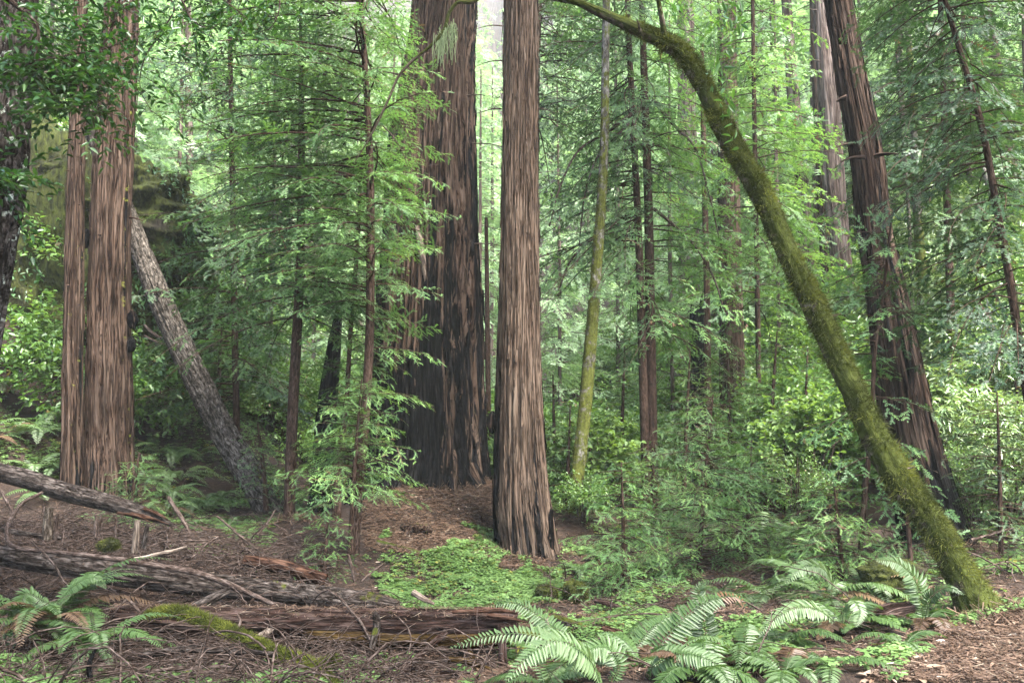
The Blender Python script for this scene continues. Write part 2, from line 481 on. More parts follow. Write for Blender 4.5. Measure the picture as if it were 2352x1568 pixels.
CTRL[:, 2] -= np.where(low, 0.16, 0.0)


def softplus(t, k=0.6):
    return k * np.logaddexp(0, t / k)


def base_h(x, y):
    zr = 0.75 * softplus(x + 0.25 * (y - 14) - 5.6)
    zr = np.where(y < 9, zr * sstep(4, 9, y), zr)
    th = np.clip(5.8 - 0.3 * (y - 13), 3.6, 9.0)
    zl = 0.9 * softplus(-x - th) * sstep(6, 12, y)
    zf = 0.45 * softplus(y - 44, 3.0)
    return -0.45 * sstep(4, 9, y) + np.minimum(zr, 30) + np.minimum(zl, 30) + np.minimum(zf, 60)


DUFF = [(*at(px, 1200, Y)[:2], r, a) for px, Y, r, a in [(1208, 12.0, 0.40, 0.04), (252, 12.95, 0.38, 0.10), (166, 12.6, 0.18, 0.08), (2140, 10.0, 0.42, 0.10), (2250, 6.74, 0.22, 0.05), (960, 14.35, 1.15, 0.03), (640, 13.5, 0.28, 0.08), (668, 12.3, 0.12, 0.06)]]
RES = CTRL[:, 2] - base_h(CTRL[:, 0], CTRL[:, 1])


def smooth_h(x, y):
    x, y = np.asarray(x, float), np.asarray(y, float)
    sh = x.shape
    xf, yf = x.ravel(), y.ravel()
    num, den = np.zeros_like(xf), np.full_like(xf, 0.02)
    for (cx, cy, _), r in zip(CTRL, RES):
        d2 = (xf - cx) ** 2 + (yf - cy) ** 2
        w = np.exp(-d2 / (2 * 0.55 ** 2)) + 0.03 * np.exp(-d2 / (2 * 1.8 ** 2))
        num += w * r
        den += w
    h = base_h(x, y) + (num / den).reshape(sh)
    for cx, cy, r, a in DUFF:
        h = h + a * np.exp(-((np.hypot(x - cx, y - cy) - r) / 0.22) ** 2)
    return h


PATH_L = [(0.7, -4), (0.95, 0), (1.25, 2.5), (1.75, 4.2), (2.14, 5.05), (2.46, 5.5), (2.72, 5.9), (3.06, 6.25), (3.7, 6.42), (5.0, 6.5), (7.0, 6.3), (10, 5.6)]


def path_mask(x, y):
    pl = np.array(PATH_L)
    yb = np.interp(x, pl[:, 0], pl[:, 1], left=-99)
    return sstep(-0.25, 0.1, yb - y)


def height(x, y):
    x, y = np.asarray(x, float), np.asarray(y, float)
    h = smooth_h(x, y)
    n = (fbm(x * 1.3, y * 1.3, 0, 3, 5) - 0.5) * 0.22 + (fbm(x * 5, y * 5, 3, 3, 9) - 0.5) * 0.10
    n = n * (1 - 0.92 * path_mask(x, y)) * (1 + 4 * sstep(20, 60, y))
    return h + n


def gz(x, y):
    return float(height(np.array([x]), np.array([y]))[0])


def gpt(px, py, Y):
    """a point on the ground under the pixel column px at distance Y"""
    p = at(px, py, Y)
    return np.array([p[0], p[1], gz(p[0], p[1])])


ys = np.concatenate([np.linspace(-30, 2, 22), np.linspace(2.1, 18, 200), np.linspace(18.2, 50, 80), np.linspace(51, 190, 60)])
xs = np.concatenate([np.linspace(-110, -14, 40), np.linspace(-13.6, -7, 40), np.linspace(-6.92, 7.5, 180), np.linspace(7.7, 16, 44), np.linspace(17, 110, 40)])
GX, GY = np.meshgrid(xs, ys)
GZ = height(GX, GY)
gi = np.arange(GX.size).reshape(GX.shape)
g = Geo()
g.add(np.stack([GX, GY, GZ], -1).reshape(-1, 3), quads=np.stack([gi[:-1, :-1], gi[:-1, 1:], gi[1:, 1:], gi[1:, :-1]], -1))
solid('ground', g, M['ground'], kind='structure', attrs=())

pl = np.array(PATH_L)
tt = np.linspace(0, len(pl) - 1, 240)
lx, ly = np.interp(tt, np.arange(len(pl)), pl[:, 0]), np.interp(tt, np.arange(len(pl)), pl[:, 1])
tx, ty = np.gradient(lx), np.gradient(ly)
ln = np.hypot(tx, ty)
nx, ny = ty / ln, -tx / ln
sx_ = np.convolve(np.pad(nx, 15, 'edge'), np.ones(31) / 31, 'valid')
sy_ = np.convolve(np.pad(ny, 15, 'edge'), np.ones(31) / 31, 'valid')
wob = (fbm(tt * 1.7, 0, 0, 3, 3) - 0.5) * 0.3
off = np.linspace(0, 1, 34)[None, :] ** 1.2 * 2.6 + wob[:, None] * (1 - np.linspace(0, 1, 34)[None, :])
PX, PY = lx[:, None] + sx_[:, None] * off, ly[:, None] + sy_[:, None] * off
PZ = height(PX, PY) + 0.012 - 0.03 * (off < 0.04)
gi = np.arange(PX.size).reshape(PX.shape)
g = Geo()
g.add(np.stack([PX, PY, PZ], -1).reshape(-1, 3), quads=np.stack([gi[:-1, :-1], gi[:-1, 1:], gi[1:, 1:], gi[1:, :-1]], -1))
solid('path', g, M['path'], kind='structure', attrs=())


# ------------------------------------------------------------------ tubes
def spline(rows, n):
    rows = np.asarray(rows, float)
    k = len(rows)
    if k == 2:
        t = np.linspace(0, 1, n)[:, None]
        return rows[0] * (1 - t) + rows[1] * t
    d = np.concatenate([[0], np.cumsum(np.linalg.norm(np.diff(rows[:, :3], axis=0), axis=1))])
    m_ = np.gradient(rows, d, axis=0)
    u = np.linspace(0, d[-1], n)
    i = np.clip(np.searchsorted(d, u, 'right') - 1, 0, k - 2)
    h = (d[i + 1] - d[i])[:, None]
    t = ((u - d[i])[:, None]) / h
    p0, p1, m0, m1 = rows[i], rows[i + 1], m_[i] * h, m_[i + 1] * h
    return (2 * t ** 3 - 3 * t ** 2 + 1) * p0 + (t ** 3 - 2 * t ** 2 + t) * m0 + (-2 * t ** 3 + 3 * t ** 2) * p1 + (t ** 3 - t ** 2) * m1


def frames(P):
    T = unit(np.gradient(P, axis=0))
    n = len(P)
    ref = np.array([0, -1.0, 0]) if abs(T[0][1]) < 0.9 else np.array([1.0, 0, 0])
    N = np.zeros_like(P)
    v = ref - T[0] * ref.dot(T[0])
    N[0] = v / np.linalg.norm(v)
    for i in range(1, n):
        v = N[i - 1] - T[i] * N[i - 1].dot(T[i])
        N[i] = v / max(np.linalg.norm(v), 1e-9)
    return T, N, np.cross(T, N)


def tube(g, path, sides, disp=None, burn=None, moss=None, rv=0.5, caps=True, seed=0):
    """path (n,4): centre and radius. theta = 0 faces the camera for an upright trunk, +90 deg its right.  disp/burn/moss: functions (theta, s, z)"""
    path = np.asarray(path, float)
    P, R = path[:, :3], np.maximum(path[:, 3], 1e-4)
    n = len(P)
    T, N, B = frames(P)
    th = np.linspace(0, 2 * math.pi, sides, endpoint=False)
    s = np.concatenate([[0], np.cumsum(np.linalg.norm(np.diff(P, axis=0), axis=1))])
    TH, SS = np.meshgrid(th, s)
    r0 = float(np.mean(R))
    RR = R[:, None] * np.ones_like(TH)
    bk = np.stack([r0 * np.cos(TH) + seed * 7.3, r0 * np.sin(TH) + seed * 3.1, SS + seed * 1.7], -1)
    if disp is not None:
        RR = RR * (1 + disp(TH, SS, r0))
    # B points to the camera's right when N faces the camera and T goes up
    V = P[:, None] + RR[..., None] * (np.cos(TH)[..., None] * N[:, None] + np.sin(TH)[..., None] * B[:, None])
    idx = np.arange(n * sides).reshape(n, sides)
    nx_ = np.roll(idx, -1, 1)
    Q = np.stack([idx[:-1], nx_[:-1], nx_[1:], idx[1:]], -1).reshape(-1, 4)
    Zw = V[..., 2]
    bu = burn(TH, SS, Zw).ravel() if callable(burn) else (burn or 0.0)
    mo = moss(TH, SS, Zw, unit(V - P[:, None])).ravel() if callable(moss) else (moss or 0.0)
    k0 = g.n
    g.add(V, quads=Q, bk=bk.reshape(-1, 3), rv=rv, burn=bu, moss=mo)
    if caps and sides > 3:
        for row, flip in ((0, True), (n - 1, False)):
            c = P[row]
            ring = V[row]
            tri = np.stack([np.zeros(sides, int), 1 + np.arange(sides), 1 + (np.arange(sides) + 1) % sides], 1)
            if flip: tri = tri[:, ::-1]
            bkc = np.concatenate([[bk[row].mean(0)], bk[row] * 0.999])
            g.add(np.concatenate([[c], ring]), tri, bk=bkc, rv=rv)
    return V


def ridges(amp=0.05, k=9.0, zs=0.18, lobes=None, seed=0, fl=0.0):
    def f(TH, SS, r0):
        c, s_ = np.cos(TH), np.sin(TH)
        w = (fbm(c * 2, s_ * 2, SS * 0.5, 2, seed + 40) - 0.5) * 1.1
        TW = TH + w * 0.35
        c2, s2 = np.cos(TW), np.sin(TW)
        n = fbm(c2 * k * r0 * 2.4 + 5, s2 * k * r0 * 2.4, SS * zs * 4, 3, seed)
        rd = 1 - np.abs(2 * n - 1)
        fine = fbm(c2 * k * r0 * 7, s2 * k * r0 * 7, SS * zs * 9, 2, seed + 11)
        d = amp * (0.25 - 1.5 * np.exp(-(np.abs(n - 0.5) / 0.055) ** 1.5)) + amp * 0.9 * (fine - 0.5)
        d = d + (fbm(c * 1.3, s_ * 1.3, SS * 0.35, 2, seed + 23) - 0.5) * 0.14
        if lobes:
            m_, a_, l_ = lobes
            d = d + a_ * np.exp(-SS / l_) * np.cos(m_ * TH + seed + 0.3 * SS)
        return d
    return f


def fuzz(V, count, length, width, seed, keep=None, down=0.6):
    """short moss blades over a tube grid V (n, m, 3)"""
    r = np.random.default_rng(seed)
    n, m_, _ = V.shape
    i, j = r.integers(0, n - 1, count), r.integers(0, m_, count)
    a, b = r.random(count)[:, None], r.random(count)[:, None]
    j2 = (j + 1) % m_
    p = (V[i, j] * (1 - a) + V[i + 1, j] * a) * (1 - b) + (V[i, j2] * (1 - a) + V[i + 1, j2] * a) * b
    c = V.mean(1)
    nn = unit(p - (c[i] * (1 - a) + c[i + 1] * a))
    if keep is not None:
        ok = keep(p, nn, r)
        p, nn = p[ok], nn[ok]
    k = len(p)
    d = unit(nn + r.normal(0, 0.55, (k, 3)) - Z3 * down * r.random((k, 1)))
    L = length * (0.5 + r.random((k, 1)))
    sd = unit(np.cross(d, r.normal(0, 1, (k, 3)))) * width * 0.5
    Vn = np.stack([p - nn * 0.004 - sd, p - nn * 0.004 + sd, p + d * L], 1)
    g = Geo()
    cl = fbm(p[:, 0] * 6, p[:, 1] * 6, p[:, 2] * 6, 3, 3)
    rv = np.clip(0.5 + (cl - 0.5) * 1.6 + r.normal(0, 0.16, k), 0, 1)
    g.add(Vn.reshape(-1, 3), np.arange(k * 3).reshape(-1, 3), rv=np.repeat(rv, 3))
    return g


# ------------------------------------------------------------------ foliage
def needle_fill(g, O, D, U, L, rv, n, nl, nw, sag=0.1, seed=0, fill=0.46):
    if not len(O): return
    r = np.random.default_rng(seed)
    N = len(O)
    S = unit(np.cross(D, U))
    i = (np.arange(n) + 0.55) / n
    pos = O[:, None] + D[:, None] * (L[:, None] * i)[..., None] - Z3 * (sag * L[:, None] * i ** 2)[..., None]
    prof = 0.45 + 0.75 * np.sin(np.pi * np.clip(i * 0.9 + 0.12, 0, 1))
    Vs = []
    for sg in (-1, 1):
        dn = sg * 0.86 * S[:, None] + 0.62 * D[:, None] + r.normal(0, 0.16, (N, n, 3)) + 0.1 * U[:, None]
        tip = pos + dn * (nl * prof)[None, :, None]
        hw = D[:, None] * (np.maximum(fill * L / n, nw * 0.5))[:, None, None]
        Vs.append(np.stack([pos - hw, pos + hw, tip], 2))
    e = (O + D * L[:, None] - Z3 * (sag * L)[:, None])
    Vs = np.stack(Vs, 1).reshape(-1, 3)
    g.add(Vs, np.arange(len(Vs)).reshape(-1, 3), rv=np.repeat(rv, 2 * n * 3))


def conifer(path, b0, b1, nb, Lf, pitch=0.25, droop=0.5, seed=0, tw=(0.085, 0.075), n=6, nl=0.022, nw=0.006, sides=10,
            az=None, twl=1.0, fill=0.46, wood_shoots=True, rvb=0.45, bend=0.0, trunk=True, disp=None, extra=(), gap=0.0, rmax=0.02):
    """a conifer along a trunk path: (wood, foliage). b0..b1: part of the trunk's length that carries limbs; Lf(u): limb length"""
    r = np.random.default_rng(seed)
    wood, leaf = Geo(), Geo()
    path = np.asarray(path, float)
    P = spline(path, 40)
    if trunk:
        tube(wood, P, sides, disp, seed=seed % 13)
    s = np.linspace(0, 1, len(P))
    specs = []
    for b in range(nb):
        u = b0 + (b1 - b0) * ((b + r.random()) / nb)
        q = np.array([np.interp(u, s, P[:, c]) for c in range(4)])
        a = r.random() * 2 * math.pi if az is None else az[0] + (r.random() - 0.5) * az[1]
        v = (u - b0) / max(b1 - b0, 1e-6)
        specs.append((q[:3], a, Lf(v) * (0.65 + 0.55 * r.random()), pitch + r.normal(0, 0.14), droop * (0.7 + 0.6 * r.random()), q[3]))
    for o, a, L, p_, d_ in extra:
        specs.append((np.asarray(o, float), a, L, p_, d_, 0.05))
    for o, a, L, pt, dr, tr in specs:
        ns = max(4, int(L / tw[0]))
        base_t = r.normal(0, 0.12)
        crv = r.normal(0, 0.25)

        def pos(t):
            aa = a + crv * t
            return o + np.stack([np.cos(aa) * L * t, np.sin(aa) * L * t, L * (math.tan(pt) * t - dr * t * t) + 0.0 * t], -1)
        tw_ = np.linspace(0, 1, 7)
        bp = pos(tw_)
        tube(wood, np.column_stack([bp, np.clip(0.006 * L + 0.003, 0.003, rmax) * (1 - 0.8 * tw_)]), 4, caps=False, seed=seed % 13)
        t = np.clip(np.linspace(0.14, 0.98, ns) + r.normal(0, 0.02, ns), 0.08, 1)
        if gap: t = t[(fbm(t * 4 + o[2] * 3, a * 3, 0, 2, seed) > gap)]
        ns = len(t)
        if ns == 0: continue
        p0 = pos(t)
        T = unit(pos(t + 0.01) - pos(t - 0.01))
        S = unit(np.cross(T, Z3))
        U = np.cross(S, T)
        ro = r.normal(0, 0.42) + r.normal(0, 0.2, (ns, 1))
        S, U = S * np.cos(ro) + U * np.sin(ro), U * np.cos(ro) - S * np.sin(ro)
        sg = np.where(np.arange(ns) % 2 == 0, 1.0, -1.0)[:, None]
        ang = np.radians(52) + r.normal(0, 0.16, (ns, 1))
        d = unit(T * np.cos(ang) + S * sg * np.sin(ang) + U * r.normal(0.0, 0.16, (ns, 1)) - Z3 * (0.10 + 0.18 * r.random((ns, 1))))
        ls = np.minimum(0.42 * L, 0.62) * np.clip(1 - t, 0, 1) ** 0.7 * (0.6 + 0.6 * r.random(ns)) + 0.06
        if wood_shoots:
            e = p0 + d * ls[:, None]
            w_ = np.array([[0, 0, 1], [0.87, 0, -0.5], [-0.87, 0, -0.5]]) * 0.0028
            Vw = np.concatenate([(p0[:, None] + w_), (e[:, None] + w_ * 0.3)], 1)
            fq = np.array([[0, 1, 4, 3], [1, 2, 5, 4], [2, 0, 3, 5]])
            wood.add(Vw.reshape(-1, 3), quads=(fq[None] + 6 * np.arange(ns)[:, None, None]).reshape(-1, 4), bk=Vw.reshape(-1, 3))
        brv = np.clip(rvb + r.normal(0, 0.13), 0.1, 0.9)
        UU = unit(U - d * np.sum(U * d, 1, keepdims=True) + r.normal(0, 0.2, (ns, 3)))
        O_, D_, U_, L_, R_ = [p0], [d], [UU], [ls], [brv + r.normal(0, 0.1, ns)]
        nt_ = int(max(ls.max() / tw[1], 1))
        Sd = unit(np.cross(d, UU))
        for k in range(nt_):
            u = (k + 0.6 + 0.3 * r.random(ns)) / np.maximum(ls / tw[1], 0.8)
            ok = u < 0.97
            if not ok.any(): continue
            pp = p0 + d * (ls * u)[:, None]
            s2 = (1 if k % 2 else -1) * np.where(r.random(ns) < 0.85, 1, -1)[:, None]
            b_ = np.radians(46) + r.normal(0, 0.15, (ns, 1))
            dd = unit(d * np.cos(b_) + Sd * s2 * np.sin(b_) - Z3 * (0.06 + 0.12 * r.random((ns, 1))))
            lt = (0.05 + 0.11 * (1 - u) * r.random(ns) + 0.02) * twl
            O_.append(pp[ok]); D_.append(dd[ok]); U_.append(UU[ok]); L_.append(lt[ok])
            R_.append((brv + 0.18 * u + r.normal(0, 0.13, ns))[ok])
        O_, D_, U_, L_, R_ = [np.concatenate(x) for x in (O_, D_, U_, L_, R_)]
        dead = r.random(len(R_)) < 0.015
        R_ = np.where(dead, 0.0, np.clip(R_, 0.06, 1))
        needle_fill(leaf, O_, D_, U_, L_, R_, n, nl, nw, seed=seed + 1, fill=fill)
    return wood, leaf


def leaf_fill(g, O, D, U, L, W, rv, fold=0.25, curl=0.15):
    """pointed oval leaves folded along the midrib, six points each"""
    S = unit(np.cross(D, U))
    U = np.cross(S, D)
    L, W = np.broadcast_to(L, (len(O),)), np.broadcast_to(W, (len(O),))
    l, w = L[:, None], W[:, None]
    a = O
    m1 = O + D * l * 0.45 - U * l * 0.0
    tip = O + D * l - U * l * curl
    A1, A2 = O + D * l * 0.28 + S * w * 0.5 + U * w * fold, O + D * l * 0.66 + S * w * 0.40 + U * w * fold - U * l * curl * .4
    B1, B2 = O + D * l * 0.28 - S * w * 0.5 + U * w * fold, O + D * l * 0.66 - S * w * 0.40 + U * w * fold - U * l * curl * .4
    V = np.stack([a, A1, A2, tip, B2, B1], 1)
    k = len(O)
    base = 6 * np.arange(k)[:, None, None]
    Q = np.array([[0, 1, 2, 3], [0, 3, 4, 5]])[None] + base
    g.add(V.reshape(-1, 3), quads=Q.reshape(-1, 4), rv=np.repeat(rv, 6))


def shrub(rx, h, ntw, lpt, LL, WW, seed, nst=7, low=0.15, rvb=0.5, droop=0.2, tl=0.3, clump=1.0, flat=0.4):
    """a leafy bush at the origin: stems, and leaves along twigs that fill an uneven crown"""
    r = np.random.default_rng(seed)
    wood, leaf = Geo(), Geo()
    tips = []
    for k in range(nst):
        a = r.random() * 6.283
        e = np.array([math.cos(a) * rx * 0.65 * r.random(), math.sin(a) * rx * 0.65 * r.random(), h * (0.55 + 0.4 * r.random())])
        mid = e * 0.5 + np.array([r.normal(0, .08), r.normal(0, .08), 0]) * h
        st = np.array([r.normal(0, .05), r.normal(0, .05), -0.15])
        pts = spline(np.array([[*st, 0.012 * h + .006], [*mid, 0.008 * h + .004], [*e, 0.004]]), 8)
        tube(wood, pts, 5, caps=False)
        tips.append(pts)
    u = r.normal(0, 1, (ntw * 3, 3))
    u = unit(u) * (r.random((ntw * 3, 1)) ** 0.45)
    p = np.stack([u[:, 0] * rx, u[:, 1] * rx, h * (low + (1 - low) * (u[:, 2] * 0.5 + 0.5))], 1)
    cn = fbm(p[:, 0] * 1.6 / max(rx, .3) * 1.5 + seed, p[:, 1] * 1.6 / max(rx, .3) * 1.5, p[:, 2] * 1.6 / max(rx, .3) * 1.5, 3, seed)
    keep = np.argsort(-(cn + r.random(len(p)) * 0.25 / clump))[:ntw]
    p, u, cn = p[keep], u[keep], cn[keep]
    d = unit(unit(u * np.array([1, 1, 0.5])) * 0.8 + r.normal(0, 0.5, p.shape) + Z3 * 0.15)
    tl_ = tl * (0.6 + 0.8 * r.random(len(p)))
    st = p - d * tl_[:, None] * 0.5
    # twigs
    w_ = np.array([[0, 0, 1], [0.87, 0, -0.5], [-0.87, 0, -0.5]]) * 0.003
    en = st + d * tl_[:, None]
    Vw = np.concatenate([st[:, None] + w_, en[:, None] + w_ * 0.4], 1)
    fq = np.array([[0, 1, 4, 3], [1, 2, 5, 4], [2, 0, 3, 5]])
    wood.add(Vw.reshape(-1, 3), quads=(fq[None] + 6 * np.arange(len(p))[:, None, None]).reshape(-1, 4))
    brv = rvb + (cn - cn.mean()) * 1.2
    for k in range(lpt):
        f = (k + 0.7) / lpt
        o = st + d * (tl_ * f)[:, None]
        sd = unit(np.cross(d, unit(Z3 + r.normal(0, flat, p.shape)))) * (1 if k % 2 else -1)
        dd = unit(sd * 0.8 + d * 0.65 + r.normal(0, 0.25, p.shape) - Z3 * droop)
        up = unit(Z3 + r.normal(0, flat, p.shape))
        sz = 0.7 + 0.5 * r.random(len(p))
        rv = np.clip(brv + r.normal(0, 0.15, len(p)), 0.05, 1)
        rv = np.where(r.random(len(p)) < 0.012, 0.0, rv)
        leaf_fill(leaf, o, dd, up, LL * sz, WW * sz, rv)
    return wood, leaf


def frond(g, path, up, plen, npair, seed, rvb=0.5, dead=False, wf=0.2, tipdead=0.0):
    """a sword fern frond along path (n,3): rachis and tapering pinnae"""
    r = np.random.default_rng(seed)
    P = spline(np.asarray(path, float), npair + 6)
    n = len(P)
    T = unit(np.gradient(P, axis=0))
    S = unit(np.cross(T, np.broadcast_to(up, T.shape)))
    U = np.cross(S, T)
    f = np.linspace(0, 1, n)
    tube(g, np.column_stack([P, 0.0035 * (1 - 0.75 * f)]), 4, caps=False, rv=np.clip(rvb - .1, .1, 1))
    j = np.arange(3, n - 1)
    ff = f[j]
    prof = np.clip(np.minimum((ff - 0.08) / 0.25, 1), 0.35, 1) * (1 - ff ** 2.2) ** 0.85 + 0.05
    for sg in (-1, 1):
        L = plen * prof * (0.9 + 0.2 * r.random(len(j)))
        D = unit(S[j] * sg + T[j] * (0.22 + 0.35 * ff[:, None]) + r.normal(0, 0.07, (len(j), 3)) - Z3 * 0.10)
        up_ = unit(U[j] + r.normal(0, 0.12, (len(j), 3)))
        rv = np.clip(rvb + r.normal(0, 0.07, len(j)), 0.06, 1)
        if tipdead: rv = np.where(ff > 1 - tipdead, 0.0, rv)
        W = np.minimum(L * wf, 0.024) + 0.003
        leaf_fill(g, P[j] + T[j] * 0.003 * sg, D, up_, L, W, rv, fold=0.12, curl=0.12 + 0.08 * r.random())


def litter_sticks(g, x, y, lift, L, W, seed, rvm=0.5, tilt=0.25, hfn=None):
    r = np.random.default_rng(seed)
    k = len(x)
    z = (height(x, y) if hfn is None else hfn) + lift
    a = r.random(k) * 6.283
    d = unit(np.stack([np.cos(a), np.sin(a), r.normal(0, tilt, k)], 1))
    o = np.stack([x, y, z], 1)
    s = unit(np.cross(d, unit(Z3 + r.normal(0, 0.5, (k, 3))))) * (W * 0.5)[:, None]
    V = np.stack([o - d * L[:, None] * .5 - s, o - d * L[:, None] * .5 + s, o + d * L[:, None] * .5], 1)
    rv = np.clip(rvm + r.normal(0, 0.22, k), 0, 1)
    g.add(V.reshape(-1, 3), np.arange(3 * k).reshape(-1, 3), rv=np.repeat(rv, 3))


def pix_area(pts, n, seed):
    """n random ground spots (x, y) inside a quad of the ground given as four (px, Y) corners, in order"""
    r = np.random.default_rng(seed)
    q = np.array([[(px - CX) / FPX * Y, Y] for px, Y in pts])
    u, v = r.random(n)[:, None], r.random(n)[:, None]
    p = (q[0] * (1 - u) + q[1] * u) * (1 - v) + (q[3] * (1 - u) + q[2] * u) * v
    return p[:, 0], p[:, 1]


# ------------------------------------------------------------------ the standing trunks
def with_foot(path, drop=0.45, grow=1.12):
    a, b = path[0].copy(), path[1]
    d = (a[:3] - b[:3]) / max(np.linalg.norm(a[:3] - b[:3]), 1e-6)
    f = np.array([*(a[:3] + d * drop * 0.5 - Z3 * drop * 0.5), a[3] * grow])
    return np.vstack([f, path])


def wrap(TH):
    return np.degrees((TH + math.pi) % (2 * math.pi) - math.pi)


def bump(p, c, w):
    return np.exp(-((p - c) / w) ** 2)


def stub(parent, p, az, L, r, mat, name='dead_branch', up=0.1, seed=0, sag=0.3):
    rr = np.random.default_rng(seed)
    t = np.linspace(0, 1, 7)
    d = np.array([math.cos(az), math.sin(az), 0])
    q = p + d * (L * t)[:, None] + Z3 * (up * L * t - sag * L * t ** 2)[:, None] + rr.normal(0, 0.02 * L, (7, 3)) * t[:, None]
    g = Geo()
    tube(g, np.column_stack([q, r * (1 - 0.75 * t)]), 6, seed=seed)
    return part(parent, name, g, mat)


def burl(parent, p, r, mat, seed, name='burl'):
    th, ph = np.meshgrid(np.linspace(0, 2 * math.pi, 28, endpoint=False), np.linspace(0.02, math.pi - 0.02, 18))
    d = np.stack([np.sin(ph) * np.cos(th), np.sin(ph) * np.sin(th), np.cos(ph)], -1)
    k = 1 + 0.7 * (fbm(d[..., 0] * 2 + seed, d[..., 1] * 2, d[..., 2] * 2, 4, seed) - 0.5)
    V = np.asarray(p) + d * (np.asarray(r) * k[..., None])
    idx = np.arange(V.shape[0] * V.shape[1]).reshape(V.shape[:2])
    nx_ = np.roll(idx, -1, 1)
    g = Geo()
    g.add(V, quads=np.stack([idx[:-1], idx[1:], nx_[1:], nx_[:-1]], -1).reshape(-1, 4), bk=V.reshape(-1, 3), burn=0.5)
    return part(parent, name, g, mat)


def trunk_tree(name, label, cat, rows, mat, sides=96, rings=170, disp=None, burn=None, moss=None, group=None, foot=0.45, seed=0, strips=0):
    path = spline(with_foot(trace(rows), foot), rings)
    base = path[0].copy()
    t = thing(name, tuple(base[:3]), label, cat, group)
    g = Geo()
    V = tube(g, path, sides, disp, burn, moss, seed=seed)
    if strips:
        # loose fibres and peeling strips of bark
        r = np.random.default_rng(seed + 60)
        n, m_, _ = V.shape
        i, j = r.integers(4, n - 16, strips), r.integers(0, m_, strips)
        L = r.integers(4, 15, strips)
        c = V.mean(1)
        ks = np.linspace(0, 1, 4)
        side = (j + 2) % m_
        W = unit(V[i, side] - V[i, j])
        wd = (0.006 + 0.012 * r.random(strips)) * (0.6 + path[:, 3].mean())
        lift = 0.006 + 0.030 * r.random(strips) ** 2
        up = r.random(strips) < 0.5
        Vs = []
        for k in ks:
            ii = np.clip(i + np.round(L * k).astype(int), 0, n - 1)
            p = V[ii, j]
            o = unit(p - c[ii])
            q = p + o * (0.008 + lift * np.where(up, k, 1 - k) ** 2)[:, None] + W * (r.normal(0, 0.006, strips))[:, None]
            w = wd * (1.0 - 0.75 * np.where(up, k, 1 - k) ** 2)
            Vs += [q - W * w[:, None], q + W * w[:, None]]
        Vs = np.stack(Vs, 1)
        bq = np.array([[0, 1, 3, 2], [2, 3, 5, 4], [4, 5, 7, 6]])
        bu = burn(wrap(0) * 0 + (j / m_ * 2 * math.pi), np.zeros(strips), V[i, j][:, 2]) if burn else np.zeros(strips)
        jit = r.normal(0, 0.5, (strips, 1, 3)) * np.array([1, 1, 0])
        g.add(Vs.reshape(-1, 3), quads=(bq[None] + 8 * np.arange(strips)[:, None, None]).reshape(-1, 4), bk=(Vs + jit).reshape(-1, 3), burn=np.repeat(bu, 8))
    part(t, 'trunk', g, mat)
    return t, V, path


# the big fire-scarred redwood
def burn_big(TH, SS, Z):
    p = wrap(TH)
    b = 0.55 * bump(p, -80, 30) * sstep(7.5, 5.0, Z) + 0.40 * bump(p, -90, 25)
    b = b + 0.85 * bump(p, -22, 30) * sstep(2.9, 0.9, Z)
    b = b + 0.55 * bump(p, 82, 18) + 0.40 * bump(p, 12, 9) * sstep(7.5, 4.5, Z) + 0.28 * bump(p, 50, 9)
    b = b + 0.24 * bump(p, 20, 50) * sstep(5.6, 2.0, Z) + 0.22 * sstep(7.5, 4, Z) + 0.15 * sstep(0.8, -0.2, Z)
    return b


big, bigV, bigP = trunk_tree(
    'redwood_tree', 'huge old redwood with fire-blackened furrowed bark, widest trunk, standing on the litter mound', 'tree',
    [(962, 1215, 14.3, 380), (966, 1150, 14.4, 338), (976, 1060, 14.5, 285), (978, 892, 14.6, 255), (983, 704, 14.7, 235), (987, 562, 14.8, 213), (990, 375, 14.9, 200), (1004, 187, 15.0, 170), (1022, 0, 15.1, 146), (1030, -250, 15.2, 132), (1036, -700, 15.4, 110)],
    M['redwood'], 240, 330, ridges(0.10, 7.5, 0.10, (5, 0.13, 1.3), 3), burn_big, seed=1, strips=1500)
for px, py, az, L, s in [(1012, 385, -1.9, 0.5, 1), (1085, 330, 0.1, 0.9, 2), (1090, 560, -0.1, 0.7, 3), (1072, 220, -0.3, .5, 4)]:
    p = at(px, py, 14.25)
    stub(big, p, az, L, 0.012, M['twig'], seed=s)
g = Geo()
pts = spline(trace([(958, 520, 13.98, 10), (966, 566, 13.9, 17), (975, 620, 13.92, 15), (982, 662, 13.95, 9)]), 14)
tube(g, pts, 9, ridges(0.2, 20, .3), seed=4)
part(big, 'bark_flap', g, M['pale_wood'])

# roots of the big redwood that run down the mound
for k, rows in enumerate([[(880, 1090, 14.0, 70), (868, 1140, 13.7, 52), (850, 1190, 13.3, 40), (838, 1232, 13.0, 26)],
                          [(1060, 1080, 14.0, 80), (1092, 1130, 13.8, 60), (1122, 1175, 13.5, 40), (1140, 1205, 13.3, 22)],
                          [(826, 1110, 14.4, 60), (806, 1150, 14.2, 40), (788, 1185, 14.0, 26)]]):
    g = Geo()
    tube(g, spline(trace(rows), 30), 28, ridges(0.18, 12, 0.2, None, 5 + k), burn=0.75, seed=k)
    part(big, 'root', g, M['redwood'])


def burn_mid(TH, SS, Z):
    p = wrap(TH)
    return 0.75 * bump(p, -85, 30) * sstep(3.0, 0.6, Z) + 0.42 * bump(p, 5, 40) * sstep(0.7, -0.6, Z) + 0.35 * bump(p, 90, 22) + 0.10 * sstep(4, 1, Z) + .2 * sstep(.0, -.8, Z)


